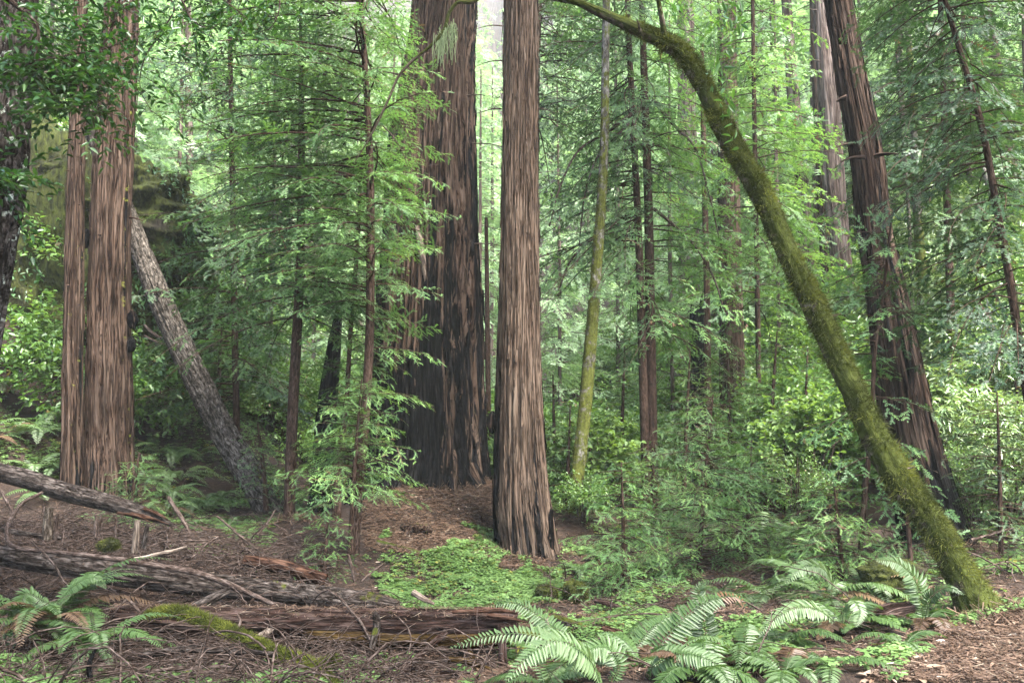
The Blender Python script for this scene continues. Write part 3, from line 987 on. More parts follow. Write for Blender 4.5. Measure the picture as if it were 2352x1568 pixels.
mid, midV, midP = trunk_tree(
    'redwood_tree', 'tall straight redwood with pale grey-brown fibrous bark, just right of the huge burnt one', 'tree',
    [(1216, 1312, 12.0, 160), (1208, 1240, 12.0, 140), (1200, 1170, 12.05, 131), (1196, 1080, 12.1, 119), (1193, 967, 12.1, 108), (1192, 817, 12.15, 99), (1194, 562, 12.2, 88), (1196, 250, 12.3, 82), (1197, 0, 12.4, 78), (1200, -300, 12.5, 72), (1204, -800, 12.7, 60)],
    M['redwood_pale'], 170, 300, ridges(0.085, 12, 0.10, (6, 0.07, 0.9), 8), burn_mid, seed=2, strips=800)
burl(mid, at(1132, 968, 12.1), (0.085, 0.09, 0.15), M['redwood_dark'], 4)
for px, py, az, L, s in [(1158, 140, 3.1, 0.45, 11), (1156, 60, 3.3, 0.42, 12), (1152, 250, 3.0, .45, 14), (1236, 250, 0.2, 0.25, 13), (1219, 205, -1.6, 0.1, 15)]:
    stub(mid, at(px, py, 12.3), az, L, 0.011, M['twig'], seed=s)
g = Geo()
tube(g, spline(trace([(1262, 1290, 11.75, 26), (1264, 1225, 11.78, 16), (1266, 1168, 11.8, 7)]), 14), 10, ridges(0.2, 20, .3), burn=0.5, seed=6)
part(mid, 'bark_splinter', g, M['redwood_dark'])


def burn_left(TH, SS, Z):
    p = wrap(TH)
    return 0.55 * bump(p, -88, 28) + 0.35 * bump(p, 80, 18) + 0.35 * sstep(0.9, 0.2, Z)


lfB, _, lfBP = trunk_tree(
    'redwood_tree', 'thick reddish redwood at the left, thicker of the close pair behind the fallen log', 'tree',
    [(252, 1150, 12.9, 124), (252, 1100, 12.9, 112), (251, 1000, 13.0, 103), (251, 892, 13.0, 98), (251, 704, 13.1, 90), (253, 562, 13.1, 86), (260, 375, 13.2, 87), (271, 187, 13.3, 79), (280, 0, 13.4, 71), (286, -300, 13.5, 64), (296, -900, 13.8, 50)],
    M['redwood'], 150, 280, ridges(0.10, 13, 0.12, (5, 0.07, 0.8), 12), burn_left, lambda TH, SS, Z, n: 0.30 * bump(wrap(TH), 70, 25) + 0 * Z, seed=3, strips=700)
for p, r, s in [((304, 735, 12.95), (0.07, 0.09, 0.14), 1), ((302, 790, 12.95), (0.06, 0.08, 0.12), 2), ((200, 548, 13.0), (0.07, 0.09, 0.15), 3)]:
    burl(lfB, at(*p), r, M['redwood_dark'], s)
for px, py, az, L, s in [(252, 612, -1.5, 0.07, 21), (230, 540, -1.7, 0.06, 22), (296, 500, 0.3, 0.2, 23)]:
    stub(lfB, at(px, py, 12.8), az, L, 0.02, M['redwood_dark'], seed=s)
lfA, _, _ = trunk_tree(
    'redwood_tree', 'slim reddish redwood, thinner of the close pair at the left', 'tree',
    [(166, 1130, 12.6, 54), (166, 1050, 12.6, 48), (166, 892, 12.6, 45), (171, 562, 12.7, 40), (175, 375, 12.7, 36), (181, 187, 12.8, 33), (186, 0, 12.9, 29), (190, -300, 13, 25)],
    M['redwood'], 90, 240, ridges(0.10, 20, 0.12, None, 15), burn_left, lambda TH, SS, Z, n: 0.22 + 0 * Z, seed=4, strips=300)
for k, (py, sd) in enumerate([(330, 1), (392, -1), (470, 1), (655, -1), (700, 1), (800, 1), (880, -1), (960, 1), (1005, -1)]):
    stub(lfA, at(170 + 12 * sd, py, 12.5), -1.57 + 0.6 * sd, 0.05, 0.014, M['redwood_dark'], 'branch_stub', seed=30 + k)

fir, _, _ = trunk_tree(
    'fir_tree', 'dark rough-barked fir leaning in from the left edge behind the hanging bay leaves', 'tree',
    [(-135, 1290, 6.3, 150), (-100, 1000, 6.3, 128), (-52, 704, 6.4, 116), (-24, 562, 6.4, 112), (2, 375, 6.5, 112), (16, 187, 6.6, 106), (30, 0, 6.7, 102), (48, -300, 6.8, 95)],
    M['fir_dark'], 130, 240, ridges(0.13, 22, 0.30, None, 18), None, lambda TH, SS, Z, n: 0.2 * bump(wrap(TH), -60, 40) + 0 * Z, seed=5)

lean, leanV, _ = trunk_tree(
    'leaning_fir_tree', 'grey flaky-barked trunk leaning hard to the left behind the redwood pair', 'tree',
    [(655, 1222, 13.5, 88), (637, 1190, 13.5, 78), (605, 1136, 13.6, 68), (521, 1004, 13.9, 58), (463, 892, 14.1, 57), (375, 704, 14.4, 52), (305, 530, 14.8, 46), (232, 350, 15.2, 40), (170, 180, 15.6, 34)],
    M['fir'], 90, 260, ridges(0.12, 20, 0.32, None, 22), None, lambda TH, SS, Z, n: 0.42 * sstep(0.2, 0.9, n[..., 2]) * sstep(1.8, 0.2, Z) + 0.22 * sstep(.4, .9, n[..., 2]), seed=6)

rdk, rdkV, rdkP = trunk_tree(
    'redwood_tree', 'dark leaning redwood, blackened at its base, behind the mossy curved trunk', 'tree',
    [(2150, 1278, 10.0, 185), (2143, 1238, 10.0, 156), (2130, 1170, 10.0, 138), (2090, 1004, 10.1, 120), (2064, 854, 10.2, 106), (2034, 667, 10.3, 87), (2013, 562, 10.4, 77), (1992, 375, 10.5, 72), (1957, 187, 10.6, 68), (1925, 0, 10.8, 60), (1880, -300, 11, 54), (1800, -1000, 11.5, 40)],
    M['redwood_dark'], 140, 280, ridges(0.10, 11, 0.10, (5, 0.06, 1.0), 25),
    lambda TH, SS, Z: 0.9 * sstep(1.4, 0.3, Z) + 0.5 * bump(wrap(TH), 75, 30) + 0.5 * bump(wrap(TH), 10, 14) * sstep(5.2, 3.5, Z), seed=7, strips=600)
for px, py, az, L, s, r in [(1945, 225, 2.6, .12, 41, .04), (1985, 362, 3.3, .3, 42, .03), (2010, 360, -1.2, .35, 43, .03), (1960, 330, 2.9, 0.2, 44, .02), (2055, 835, -1.4, .2, 45, .035), (2030, 690, -1.9, .15, 46, .04), (2088, 760, .2, .3, 47, .015)]:
    stub(rdk, at(px, py, 10.2), az, L, r, M['redwood_dark'], 'branch_stub', seed=s)

# ------------------------------------------------------------------ the curved mossy bay
bay_path = spline(with_foot(trace([(2262, 1432, 6.72, 150), (2246, 1395, 6.75, 112), (2218, 1340, 6.8, 84), (2142, 1204, 6.95, 68), (2046, 1068, 7.1, 72), (1957, 892, 7.3, 58), (1871, 704, 7.5, 58), (1815, 592, 7.6, 53), (1751, 450, 7.75, 54), (1664, 300, 7.9, 50), (1609, 187, 8.0, 43), (1555, 112, 8.1, 44), (1500, 84, 8.15, 37), (1438, 56, 8.2, 30), (1363, 22, 8.3, 22), (1333, 8, 8.3, 17), (1288, 0, 8.4, 12), (1235, -10, 8.5, 11), (1170, -22, 8.6, 11), (1112, -12, 8.6, 11), (1082, 6, 8.6, 10), (1052, 6, 8.6, 9), (1036, 22, 8.6, 9), (1020, 68, 8.6, 8.5), (990, 105, 8.6, 8), (950, 138, 8.6, 7.5), (918, 172, 8.6, 7), (894, 225, 8.6, 6), (868, 280, 8.6, 5.5), (846, 322, 8.6, 4), (815, 372, 8.6, 2)]), 0.35), 420)
bay_path[:, 3] *= 0.93
bay = thing('bay_tree', tuple(bay_path[0][:3]), 'moss-covered curved bay trunk leaning over from the path edge, its thin limb arching left', 'tree')
moss_on = lambda TH, SS, Z, n: 0.80 + 0.30 * n[..., 2] + 0.12 * n[..., 0] - 0.6 * sstep(8.6, 9.6, SS)
g = Geo()
bayV = tube(g, bay_path, 40, ridges(0.10, 14, 0.5, (3, 0.10, 0.5), 31), None, moss_on, seed=8)
part(bay, 'trunk', g, M['bay'])
g = fuzz(bayV[10:260], 52000, 0.036, 0.006, 5, lambda p, n, r: r.random(len(p)) < np.clip(0.42 + 0.62 * n[:, 2] + 0.25 * n[:, 0] + (fbm(p[:, 0] * 5, p[:, 1] * 5, p[:, 2] * 5, 3, 8) - .5) * 2.6, 0.02, 1), 0.5)
fz2 = fuzz(bayV[20:270], 9000, 0.075, 0.007, 15, lambda p, n, r: fbm(p[:, 0] * 7, p[:, 1] * 7, p[:, 2] * 7, 3, 12) > 0.56, 0.9)
g.merge(fz2.cat())
part(bay, 'moss', g, M['moss'])
for k, (px, py, Y, az, L) in enumerate([(1905, 730, 7.45, -0.4, 0.10), (1790, 500, 7.7, 2.9, 0.12), (2075, 1080, 7.0, -0.2, 0.09), (1690, 330, 7.85, 0.2, 0.16), (1470, 72, 8.1, -1.9, 0.18)]):
    stub(bay, at(px, py, Y), az, L, 0.014, M['bay'], 'branch_stub', 0.6, 400 + k)
g = Geo()
sl = spline(trace([(1528, 92, 8.1, 16), (1522, 55, 8.05, 13), (1512, 0, 8.0, 11), (1500, -60, 7.9, 10)]), 24)
tube(g, sl, 12, ridges(0.1, 20), None, 0.6, seed=9)
part(bay, 'limb', g, M['bay'])
g = Geo()
tube(g, spline(trace([(918, 172, 8.6, 5), (900, 168, 8.6, 4), (880, 165, 8.65, 2)]), 8), 6)
part(bay, 'twig', g, M['bay'])
g = Geo()
tube(g, spline(trace([(880, 290, 8.6, 4), (900, 310, 8.55, 3), (922, 345, 8.5, 2.4), (938, 385, 8.5, 1.5)]), 12), 6)
part(bay, 'twig', g, M['bay'])
# lichen hanging on the thin limb
r_ = np.random.default_rng(4)
g = Geo()
for k in range(120):
    f = r_.random()
    o = at(1000 + 45 * f + r_.normal(0, 5), 40 + 30 * r_.random() + 40 * (1 - f), 8.6 + r_.normal(0, 0.03))
    L = 0.05 + 0.30 * r_.random() ** 2
    q = o + np.array([0, 0, -1]) * np.linspace(0, L, 4)[:, None] + r_.normal(0, 0.012, (4, 3))
    w = np.array([0.0035, 0, 0])
    V = np.concatenate([q - w, q[::-1] + w])
    g.add(V, quads=[[0, 1, 6, 7], [1, 2, 5, 6], [2, 3, 4, 5]], rv=r_.random())
part(bay, 'lichen', g, M['lichen'])
# sprigs of bay leaves beside the bent trunk
for px, py in [(1640, 150), (1655, 190), (1668, 230), (1680, 275), (1690, 310), (1668, 40), (1650, 70), (1690, 20), (1540, 15), (1700, 60), (1672, 100)]:
    g = Geo()
    c = at(px, py, 7.8 + r_.normal(0, .1))
    k = 8
    D = unit(r_.normal(0, 0.7, (k, 3)) - Z3 * 0.7)
    leaf_fill(g, c + r_.normal(0, 0.05, (k, 3)), D, unit(Z3 + r_.normal(0, .5, (k, 3))), 0.10 * (0.7 + 0.5 * r_.random(k)), 0.032, np.clip(0.75 + r_.normal(0, .15, k), 0.06, 1))
    tube(g, np.column_stack([np.stack([c + [0.0, 0, 0.22], c + [.02, 0, .1], c]), [0.004, 0.003, 0.002]]), 4, caps=False, rv=0.02)
    part(bay, 'leaf_sprig', g, M['bayleaf'])

# ------------------------------------------------------------------ farther redwood trunks on the right and in the middle
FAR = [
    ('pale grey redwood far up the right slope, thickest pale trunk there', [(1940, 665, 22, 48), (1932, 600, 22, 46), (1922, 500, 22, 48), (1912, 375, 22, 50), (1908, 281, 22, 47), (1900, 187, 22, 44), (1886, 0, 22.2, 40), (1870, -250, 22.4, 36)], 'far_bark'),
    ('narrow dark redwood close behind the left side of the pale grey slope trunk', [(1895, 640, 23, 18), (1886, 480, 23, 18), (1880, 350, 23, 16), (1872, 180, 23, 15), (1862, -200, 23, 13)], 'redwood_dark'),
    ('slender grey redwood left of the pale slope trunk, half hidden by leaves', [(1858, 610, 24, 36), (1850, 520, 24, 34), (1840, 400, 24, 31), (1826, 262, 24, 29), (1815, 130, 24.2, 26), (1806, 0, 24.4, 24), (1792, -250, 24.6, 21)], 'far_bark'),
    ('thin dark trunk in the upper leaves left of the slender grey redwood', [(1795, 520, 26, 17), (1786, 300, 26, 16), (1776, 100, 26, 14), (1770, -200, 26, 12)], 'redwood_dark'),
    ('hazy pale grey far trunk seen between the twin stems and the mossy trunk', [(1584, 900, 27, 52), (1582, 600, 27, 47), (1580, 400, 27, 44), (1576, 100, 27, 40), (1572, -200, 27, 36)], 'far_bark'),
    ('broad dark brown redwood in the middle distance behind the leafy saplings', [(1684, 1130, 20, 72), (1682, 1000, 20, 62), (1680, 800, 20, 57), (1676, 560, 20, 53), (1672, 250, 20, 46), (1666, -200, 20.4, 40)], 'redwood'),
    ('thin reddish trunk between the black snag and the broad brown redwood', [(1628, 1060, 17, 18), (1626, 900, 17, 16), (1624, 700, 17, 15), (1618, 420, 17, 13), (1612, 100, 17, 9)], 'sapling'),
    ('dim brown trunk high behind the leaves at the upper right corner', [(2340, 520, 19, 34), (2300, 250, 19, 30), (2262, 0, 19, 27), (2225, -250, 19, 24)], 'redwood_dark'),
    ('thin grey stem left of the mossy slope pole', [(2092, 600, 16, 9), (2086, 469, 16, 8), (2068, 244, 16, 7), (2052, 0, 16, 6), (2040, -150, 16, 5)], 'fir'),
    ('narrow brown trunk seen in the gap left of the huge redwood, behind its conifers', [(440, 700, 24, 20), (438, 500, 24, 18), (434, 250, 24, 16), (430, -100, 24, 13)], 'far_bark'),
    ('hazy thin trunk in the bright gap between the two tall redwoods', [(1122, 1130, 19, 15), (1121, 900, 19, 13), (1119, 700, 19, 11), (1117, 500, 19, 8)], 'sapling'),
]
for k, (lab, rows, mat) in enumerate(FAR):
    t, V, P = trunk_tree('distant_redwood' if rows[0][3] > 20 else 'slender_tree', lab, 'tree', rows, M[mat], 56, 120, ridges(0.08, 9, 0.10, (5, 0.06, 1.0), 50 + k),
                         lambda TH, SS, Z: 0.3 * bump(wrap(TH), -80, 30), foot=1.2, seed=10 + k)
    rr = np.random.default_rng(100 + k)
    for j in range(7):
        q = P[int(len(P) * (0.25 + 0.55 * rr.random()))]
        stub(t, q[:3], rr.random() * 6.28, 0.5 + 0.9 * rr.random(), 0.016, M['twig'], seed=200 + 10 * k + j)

# burnt snags
def snag(label, rows, mat, seed, jag=0.5, sides=48):
    path = spline(with_foot(trace(rows), 0.4), 90)
    g = Geo()
    V = tube(g, path, sides, ridges(0.16, 12, 0.14, (4, 0.12, 0.8), seed), lambda TH, SS, Z: 0.9 + 0 * Z, seed=seed, caps=False)
    # ragged rim
    g.v[0] = g.v[0].reshape(V.shape)
    n = len(path)
    th = np.linspace(0, 6.283, sides, endpoint=False)
    cut = jag * (fbm(np.cos(th) * 1.5, np.sin(th) * 1.5, seed, 3, seed))
    for i in range(n - 14, n):
        f = (i - (n - 14)) / 13.0
        g.v[0][i, :, 2] -= cut * f
    g.v[0] = g.v[0].reshape(-1, 3)
    return solid('burnt_snag', g, M[mat], label, 'snag', 'burnt snags', origin=tuple(path[0][:3]))


snag('charred broken snag with a ragged top among the young conifers left of the huge redwood', [(738, 1195, 14.0, 66), (742, 1080, 14.0, 52), (752, 930, 14.0, 46), (768, 790, 14.0, 30), (780, 690, 14.0, 14)], 'char', 3, 0.35)
snag('black charred snag behind the leafy saplings right of the twin stems', [(1600, 1090, 19, 50), (1600, 960, 19, 42), (1600, 800, 19, 36), (1600, 660, 19, 30)], 'char', 5, 0.9)
snag('dark distant snag half hidden by branches right of the leaning grey trunk', [(572, 930, 20, 36), (575, 800, 20, 32), (578, 700, 20, 28), (580, 610, 20, 20)], 'char', 7, 0.8)

# mossy alders
ald = [((1318, 1240, 13.6, 40), (1316, 1200, 13.6, 36), (1331, 1050, 13.6, 31), (1345, 920, 13.6, 30), (1355, 800, 13.6, 28), (1372, 600, 13.6, 24), (1385, 400, 13.6, 21), (1392, 60, 13.7, 18), (1396, -200, 13.8, 15))]
alder, aldV, _ = trunk_tree('alder_tree', 'slightly bent pale alder stem coated with yellow-green moss, behind the tall straight redwood', 'tree', ald[0], M['alder'], 40, 220, ridges(0.10, 12, .5, None, 61), None,
                            lambda TH, SS, Z, n: 0.66 - 0.045 * np.clip(Z - 3.0, 0, 9) + 0 * SS, seed=11)
part(alder, 'moss', fuzz(aldV[:150], 9000, 0.035, 0.008, 9, lambda p, n, r: fbm(p[:, 0] * 4, p[:, 1] * 4, p[:, 2] * 4, 3, 4) > 0.5, 0.4), M['moss'])
pole, polV, _ = trunk_tree('alder_tree', 'pale pole on the right slope with moss patches, right of the dark leaning redwood', 'tree',
                           [(2118, 640, 15, 24), (2112, 560, 15, 22), (2106, 480, 15, 19), (2100, 330, 15, 17), (2095, 215, 15, 16), (2085, 60, 15, 14), (2075, -150, 15, 12)], M['alder'], 30, 160, ridges(0.08, 12, .5, None, 63), None,
                           lambda TH, SS, Z, n: 0.5 + 0.35 * np.sin(SS * 2.1) + 0 * Z, seed=12)
part(pole, 'moss', fuzz(polV[:110], 3500, 0.04, 0.010, 10, lambda p, n, r: fbm(p[:, 0] * 4, p[:, 1] * 4, p[:, 2] * 2, 3, 4) > 0.5, 0.4), M['moss'])
g = Geo()
pth = spline(trace([(2240, 330, 16, 12), (2188, 180, 16, 11), (2169, 120, 16, 10), (2135, 71, 16, 9), (2105, 34, 16, 8), (2060, -30, 16, 7)]), 40)
tube(g, np.vstack([[*(at(2330, 620, 16)), 0.06], pth]), 14, ridges(0.1, 12), seed=3)
solid('alder_tree', g, M['alder'], 'thin white alder stem leaning left high in the upper right leaves', 'tree', origin=tuple(pth[0][:3]))

# ------------------------------------------------------------------ rock face on the left
def rockmass(c, r, seed, n=130):
    th, ph = np.meshgrid(np.linspace(0, 2 * math.pi, n * 2, endpoint=False), np.linspace(0.01, math.pi - 0.01, n))
    d = np.stack([np.sin(ph) * np.cos(th), np.sin(ph) * np.sin(th), np.cos(ph)], -1)
    sq = 1.0 / (np.sum(np.abs(d) ** 5, -1) ** (1 / 5.0))
    k = sq * (1 + 0.75 * (fbm(d[..., 0] * 1.7 + seed, d[..., 1] * 1.7, d[..., 2] * 1.7, 3, seed) - 0.5) + 0.42 * (fbm(d[..., 0] * 5, d[..., 1] * 5, d[..., 2] * 6, 5, seed + 3) - 0.5) + 0.22 * (fbm(d[..., 0] * 1.5, d[..., 1] * 1.5, d[..., 2] * 7, 3, seed + 5) - 0.5))
    V = np.asarray(c) + d * np.asarray(r) * k[..., None]
    idx = np.arange(V.shape[0] * V.shape[1]).reshape(V.shape[:2])
    nx_ = np.roll(idx, -1, 1)
    g = Geo()
    g.add(V, quads=np.stack([idx[:-1], idx[1:], nx_[1:], nx_[:-1]], -1).reshape(-1, 4))
    return g, V


cliff = thing('rock_outcrop', tuple(at(180, 900, 18)), 'dark mossy overhanging rock face behind the redwood pair on the left', 'rock')
rockV = []
for nm, px, py, Y, r, s in [('overhang', 285, 500, 17.6, (1.45, 1.3, 1.15), 3), ('rock_face', 40, 700, 17.6, (2.3, 1.6, 3.3), 6), ('lower_ledge', 240, 810, 17.6, (1.0, 1.1, 1.5), 9)]:
    g, V = rockmass(at(px, py, Y), r, s)
    rockV.append(V)
    part(cliff, nm, g, M['rock'], attrs=())
g = Geo()
for k, V in enumerate(rockV):
    fz = fuzz(np.transpose(V, (0, 1, 2)), 16000, 0.15, 0.022, 20 + k, lambda p, n, r: fbm(p[:, 0] * 3.4, p[:, 1] * 3.4, p[:, 2] * 3.4, 3, 4) > 0.53, 1.6)
    g.merge(fz.cat())
part(cliff, 'moss', g, M['moss_rock'])

# the high crowns of the near redwoods, added out of view to shade the grove
for t_, P_, L_, sd in ((big, bigP, 3.2, 1), (rdk, rdkP, 3.6, 4)):
    z = P_[:, 2]
    u0 = float(np.interp(9.8, z, np.linspace(0, 1, len(z))))
    w, l = conifer(P_, u0, 0.995, 60, lambda v, L_=L_: L_ * (1.0 - 0.35 * v), 0.12, 0.22, 900 + sd, (0.22, 0.2), 3, 0.08, 0.03, twl=2.2, trunk=False, gap=0.25)
    part(t_, 'shade_limbs', w, M['sapling'])
    part(t_, 'crown', l, M['needle'], attrs=('rv',), smooth=False)

# small-leaved creepers over the rock
r_ = np.random.default_rng(31)
g = Geo()
for V in rockV:
    q = V.reshape(-1, 3)
    q = q[r_.integers(0, len(q), 9000)]
    c = V.reshape(-1, 3).mean(0)
    n_ = unit(q - c)
    ok = (n_[:, 1] < 0.35) & (fbm(q[:, 0] * 1.3, q[:, 1] * 1.3, q[:, 2] * 0.8, 3, 77) > 0.51)
    q, n_ = q[ok], n_[ok]
    k = len(q)
    o = q + n_ * (0.02 + 0.10 * r_.random((k, 1))) - Z3 * 0.15 * r_.random((k, 1))
    D = unit(n_ * 0.5 + r_.normal(0, 0.5, (k, 3)) - Z3 * 0.7)
    leaf_fill(g, o, D, unit(n_ + Z3 * .5 + r_.normal(0, .3, (k, 3))), 0.09 * (0.5 + r_.random(k)), 0.038, np.clip(0.40 + r_.normal(0, 0.2, k), 0.05, 1))
part(cliff, 'creeper', g, M['bayleaf'], attrs=('rv',))
# ------------------------------------------------------------------ conifers with foliage
def conifer_tree(name, label, cat, rows, mat_leaf, group=None, foot=0.4, **kw):
    P = with_foot(trace(rows), foot)
    w, l = conifer(P, **kw)
    t = thing(name, tuple(P[0][:3]), label, cat, group)
    part(t, 'trunk', w, M['sapling'])
    part(t, 'crown', l, M[mat_leaf], attrs=('rv',), smooth=False)
    return t


YG = 'young redwoods in the middle of the grove'
conifer_tree('young_redwood', 'slim young redwood with bright green sprays, its stem left of the huge burnt trunk', 'tree',
             [(812, 1290, 11.2, 26), (820, 1150, 11.2, 25), (835, 1000, 11.2, 23), (848, 800, 11.2, 21), (851, 600, 11.2, 20), (849, 350, 11.2, 17), (838, 150, 11.2, 14), (826, -50, 11.2, 10), (815, -300, 11.2, 4)], 'needle_young', YG,
             b0=0.38, b1=0.98, nb=150, Lf=lambda v: 1.05 + 1.25 * math.sin(min(v * 2.1, 1) * 1.57) * (1.1 - 0.35 * v), pitch=0.12, droop=0.22, seed=101, rvb=0.55, n=8, fill=0.38, gap=0.26, az=(math.pi, 4.0))
conifer_tree('young_redwood', 'young redwood with bare reddish lower stem and dull drooping crown, beside the leaning grey trunk', 'tree',
             [(664, 1196, 12.3, 27), (670, 1000, 12.3, 25), (680, 800, 12.3, 23), (688, 650, 12.3, 21), (692, 400, 12.3, 17), (692, 200, 12.3, 12), (690, 20, 12.3, 6)], 'needle', YG,
             b0=0.42, b1=0.98, nb=128, Lf=lambda v: 1.7 - 0.8 * v, pitch=0.05, droop=0.35, seed=102, rvb=0.45, gap=0.30)
conifer_tree('young_redwood', 'very thin reddish young redwood just left of the slim stem by the burnt trunk', 'tree',
             [(772, 1195, 12.6, 24), (778, 1080, 12.6, 18), (796, 910, 12.6, 12), (806, 750, 12.6, 10), (824, 517, 12.6, 9), (828, 400, 12.6, 6), (830, 260, 12.6, 3)], 'needle', YG,
             b0=0.3, b1=0.98, nb=69, Lf=lambda v: 0.95 - 0.4 * v, pitch=0.1, droop=0.3, seed=103, rvb=0.5, gap=0.27)
conifer_tree('young_redwood', 'left of the twin reddish stems right of centre, with long drooping dark limbs', 'tree',
             [(1487, 1180, 15, 24), (1484, 1100, 15, 22), (1478, 900, 15, 20), (1472, 700, 15, 19), (1465, 500, 15, 17), (1455, 300, 15, 15), (1445, 100, 15, 13), (1436, -100, 15, 9), (1430, -300, 15, 4)], 'needle', YG,
             b0=0.42, b1=0.98, nb=90, Lf=lambda v: 2.3 - 0.9 * v, pitch=-0.1, droop=0.35, seed=104, rvb=0.42, az=(math.pi, 4.4), gap=0.34, rmax=0.018)
conifer_tree('young_redwood', 'right of the twin reddish stems right of centre, its crown spreading under the mossy arch', 'tree',
             [(1497, 1200, 15.3, 30), (1497, 1100, 15.3, 28), (1496, 900, 15.3, 25), (1493, 700, 15.3, 23), (1490, 500, 15.3, 21), (1482, 250, 15.3, 18), (1474, 0, 15.3, 13), (1468, -250, 15.3, 6)], 'needle', YG,
             b0=0.30, b1=0.98, nb=93, Lf=lambda v: 2.2 - 0.8 * v, pitch=-0.02, droop=0.35, seed=105, rvb=0.5, az=(0.0, 4.6), gap=0.32, rmax=0.018)
conifer_tree('hemlock_tree', 'dark thin hemlock at the right edge with soft drooping sprays', 'tree',
             [(2400, 1150, 8.5, 24), (2352, 860, 8.5, 20), (2320, 650, 8.5, 18), (2290, 480, 8.5, 16), (2250, 270, 8.5, 15), (2215, 150, 8.5, 13), (2170, 0, 8.5, 11), (2120, -200, 8.5, 7)], 'needle_dark', None,
             b0=0.28, b1=0.98, nb=105, Lf=lambda v: 1.25 - 0.35 * v, pitch=0.0, droop=0.4, seed=106, rvb=0.45, az=(math.pi, 5.2), gap=0.28)
conifer_tree('hemlock_tree', 'feathery hemlock behind the curved mossy trunk, its sprays crossing the dark leaning redwood', 'tree',
             [(1975, 1340, 9.0, 14), (1985, 1150, 9.0, 13), (2000, 1000, 9.0, 11), (2010, 800, 9.0, 9), (2035, 620, 9.0, 7), (2050, 480, 9.0, 4)], 'needle_young', None,
             b0=0.10, b1=0.98, nb=60, Lf=lambda v: 0.95 - 0.35 * v, pitch=0.02, droop=0.3, seed=107, rvb=0.45, gap=0.32)
conifer_tree('conifer_tree', 'blue-green conifer filling the left middle with drooping feathery layers', 'tree',
             [(545, 1110, 15.5, 18), (540, 800, 15.5, 15), (535, 500, 15.5, 13), (530, 200, 15.5, 11), (526, -60, 15.5, 10), (524, -300, 15.5, 5)], 'needle_dark', None,
             b0=0.16, b1=0.98, nb=187, Lf=lambda v: 2.0 - 0.9 * v, pitch=0.02, droop=0.35, seed=108, rvb=0.6, tw=(0.10, 0.085), nl=0.028, nw=0.008, gap=0.25)
conifer_tree('conifer_tree', 'dark conifer hanging at the top between the straight redwood and the mossy arch', 'tree',
             [(1226, 1160, 18.5, 12), (1228, 700, 18.5, 12), (1232, 400, 18.5, 11), (1240, 0, 18.5, 10), (1256, -350, 18.5, 6)], 'needle_dark', None,
             b0=0.58, b1=0.98, nb=99, Lf=lambda v: 2.3 - 0.8 * v, pitch=0.0, droop=0.4, seed=109, az=(0.0, 4.0), rvb=0.55, tw=(0.11, 0.09), nl=0.03, nw=0.009, gap=0.28)
conifer_tree('conifer_tree', 'dark layered conifer in the upper right between the grey slope trunks and the hemlock', 'tree',
             [(2190, 900, 13.5, 20), (2180, 600, 13.5, 18), (2170, 300, 13.5, 15), (2160, 0, 13.5, 12), (2155, -300, 13.5, 6)], 'needle_dark', None,
             b0=0.42, b1=0.98, nb=120, Lf=lambda v: 1.9 - 0.6 * v, pitch=0.0, droop=0.4, seed=110, rvb=0.55, tw=(0.10, 0.085), nl=0.028, nw=0.009, gap=0.25)
conifer_tree('conifer_tree', 'conifer with pale layered sprays left of the grey slope trunks under the upper mossy arch', 'tree',
             [(1745, 1090, 17.5, 13), (1740, 700, 17.5, 12), (1735, 400, 17.5, 11), (1730, 100, 17.5, 9), (1726, -250, 17.5, 8)], 'needle', None,
             b0=0.30, b1=0.98, nb=129, Lf=lambda v: 2.2 - 0.8 * v, pitch=0.03, droop=0.3, seed=111, rvb=0.7, tw=(0.11, 0.09), nl=0.03, nw=0.009, gap=0.28)

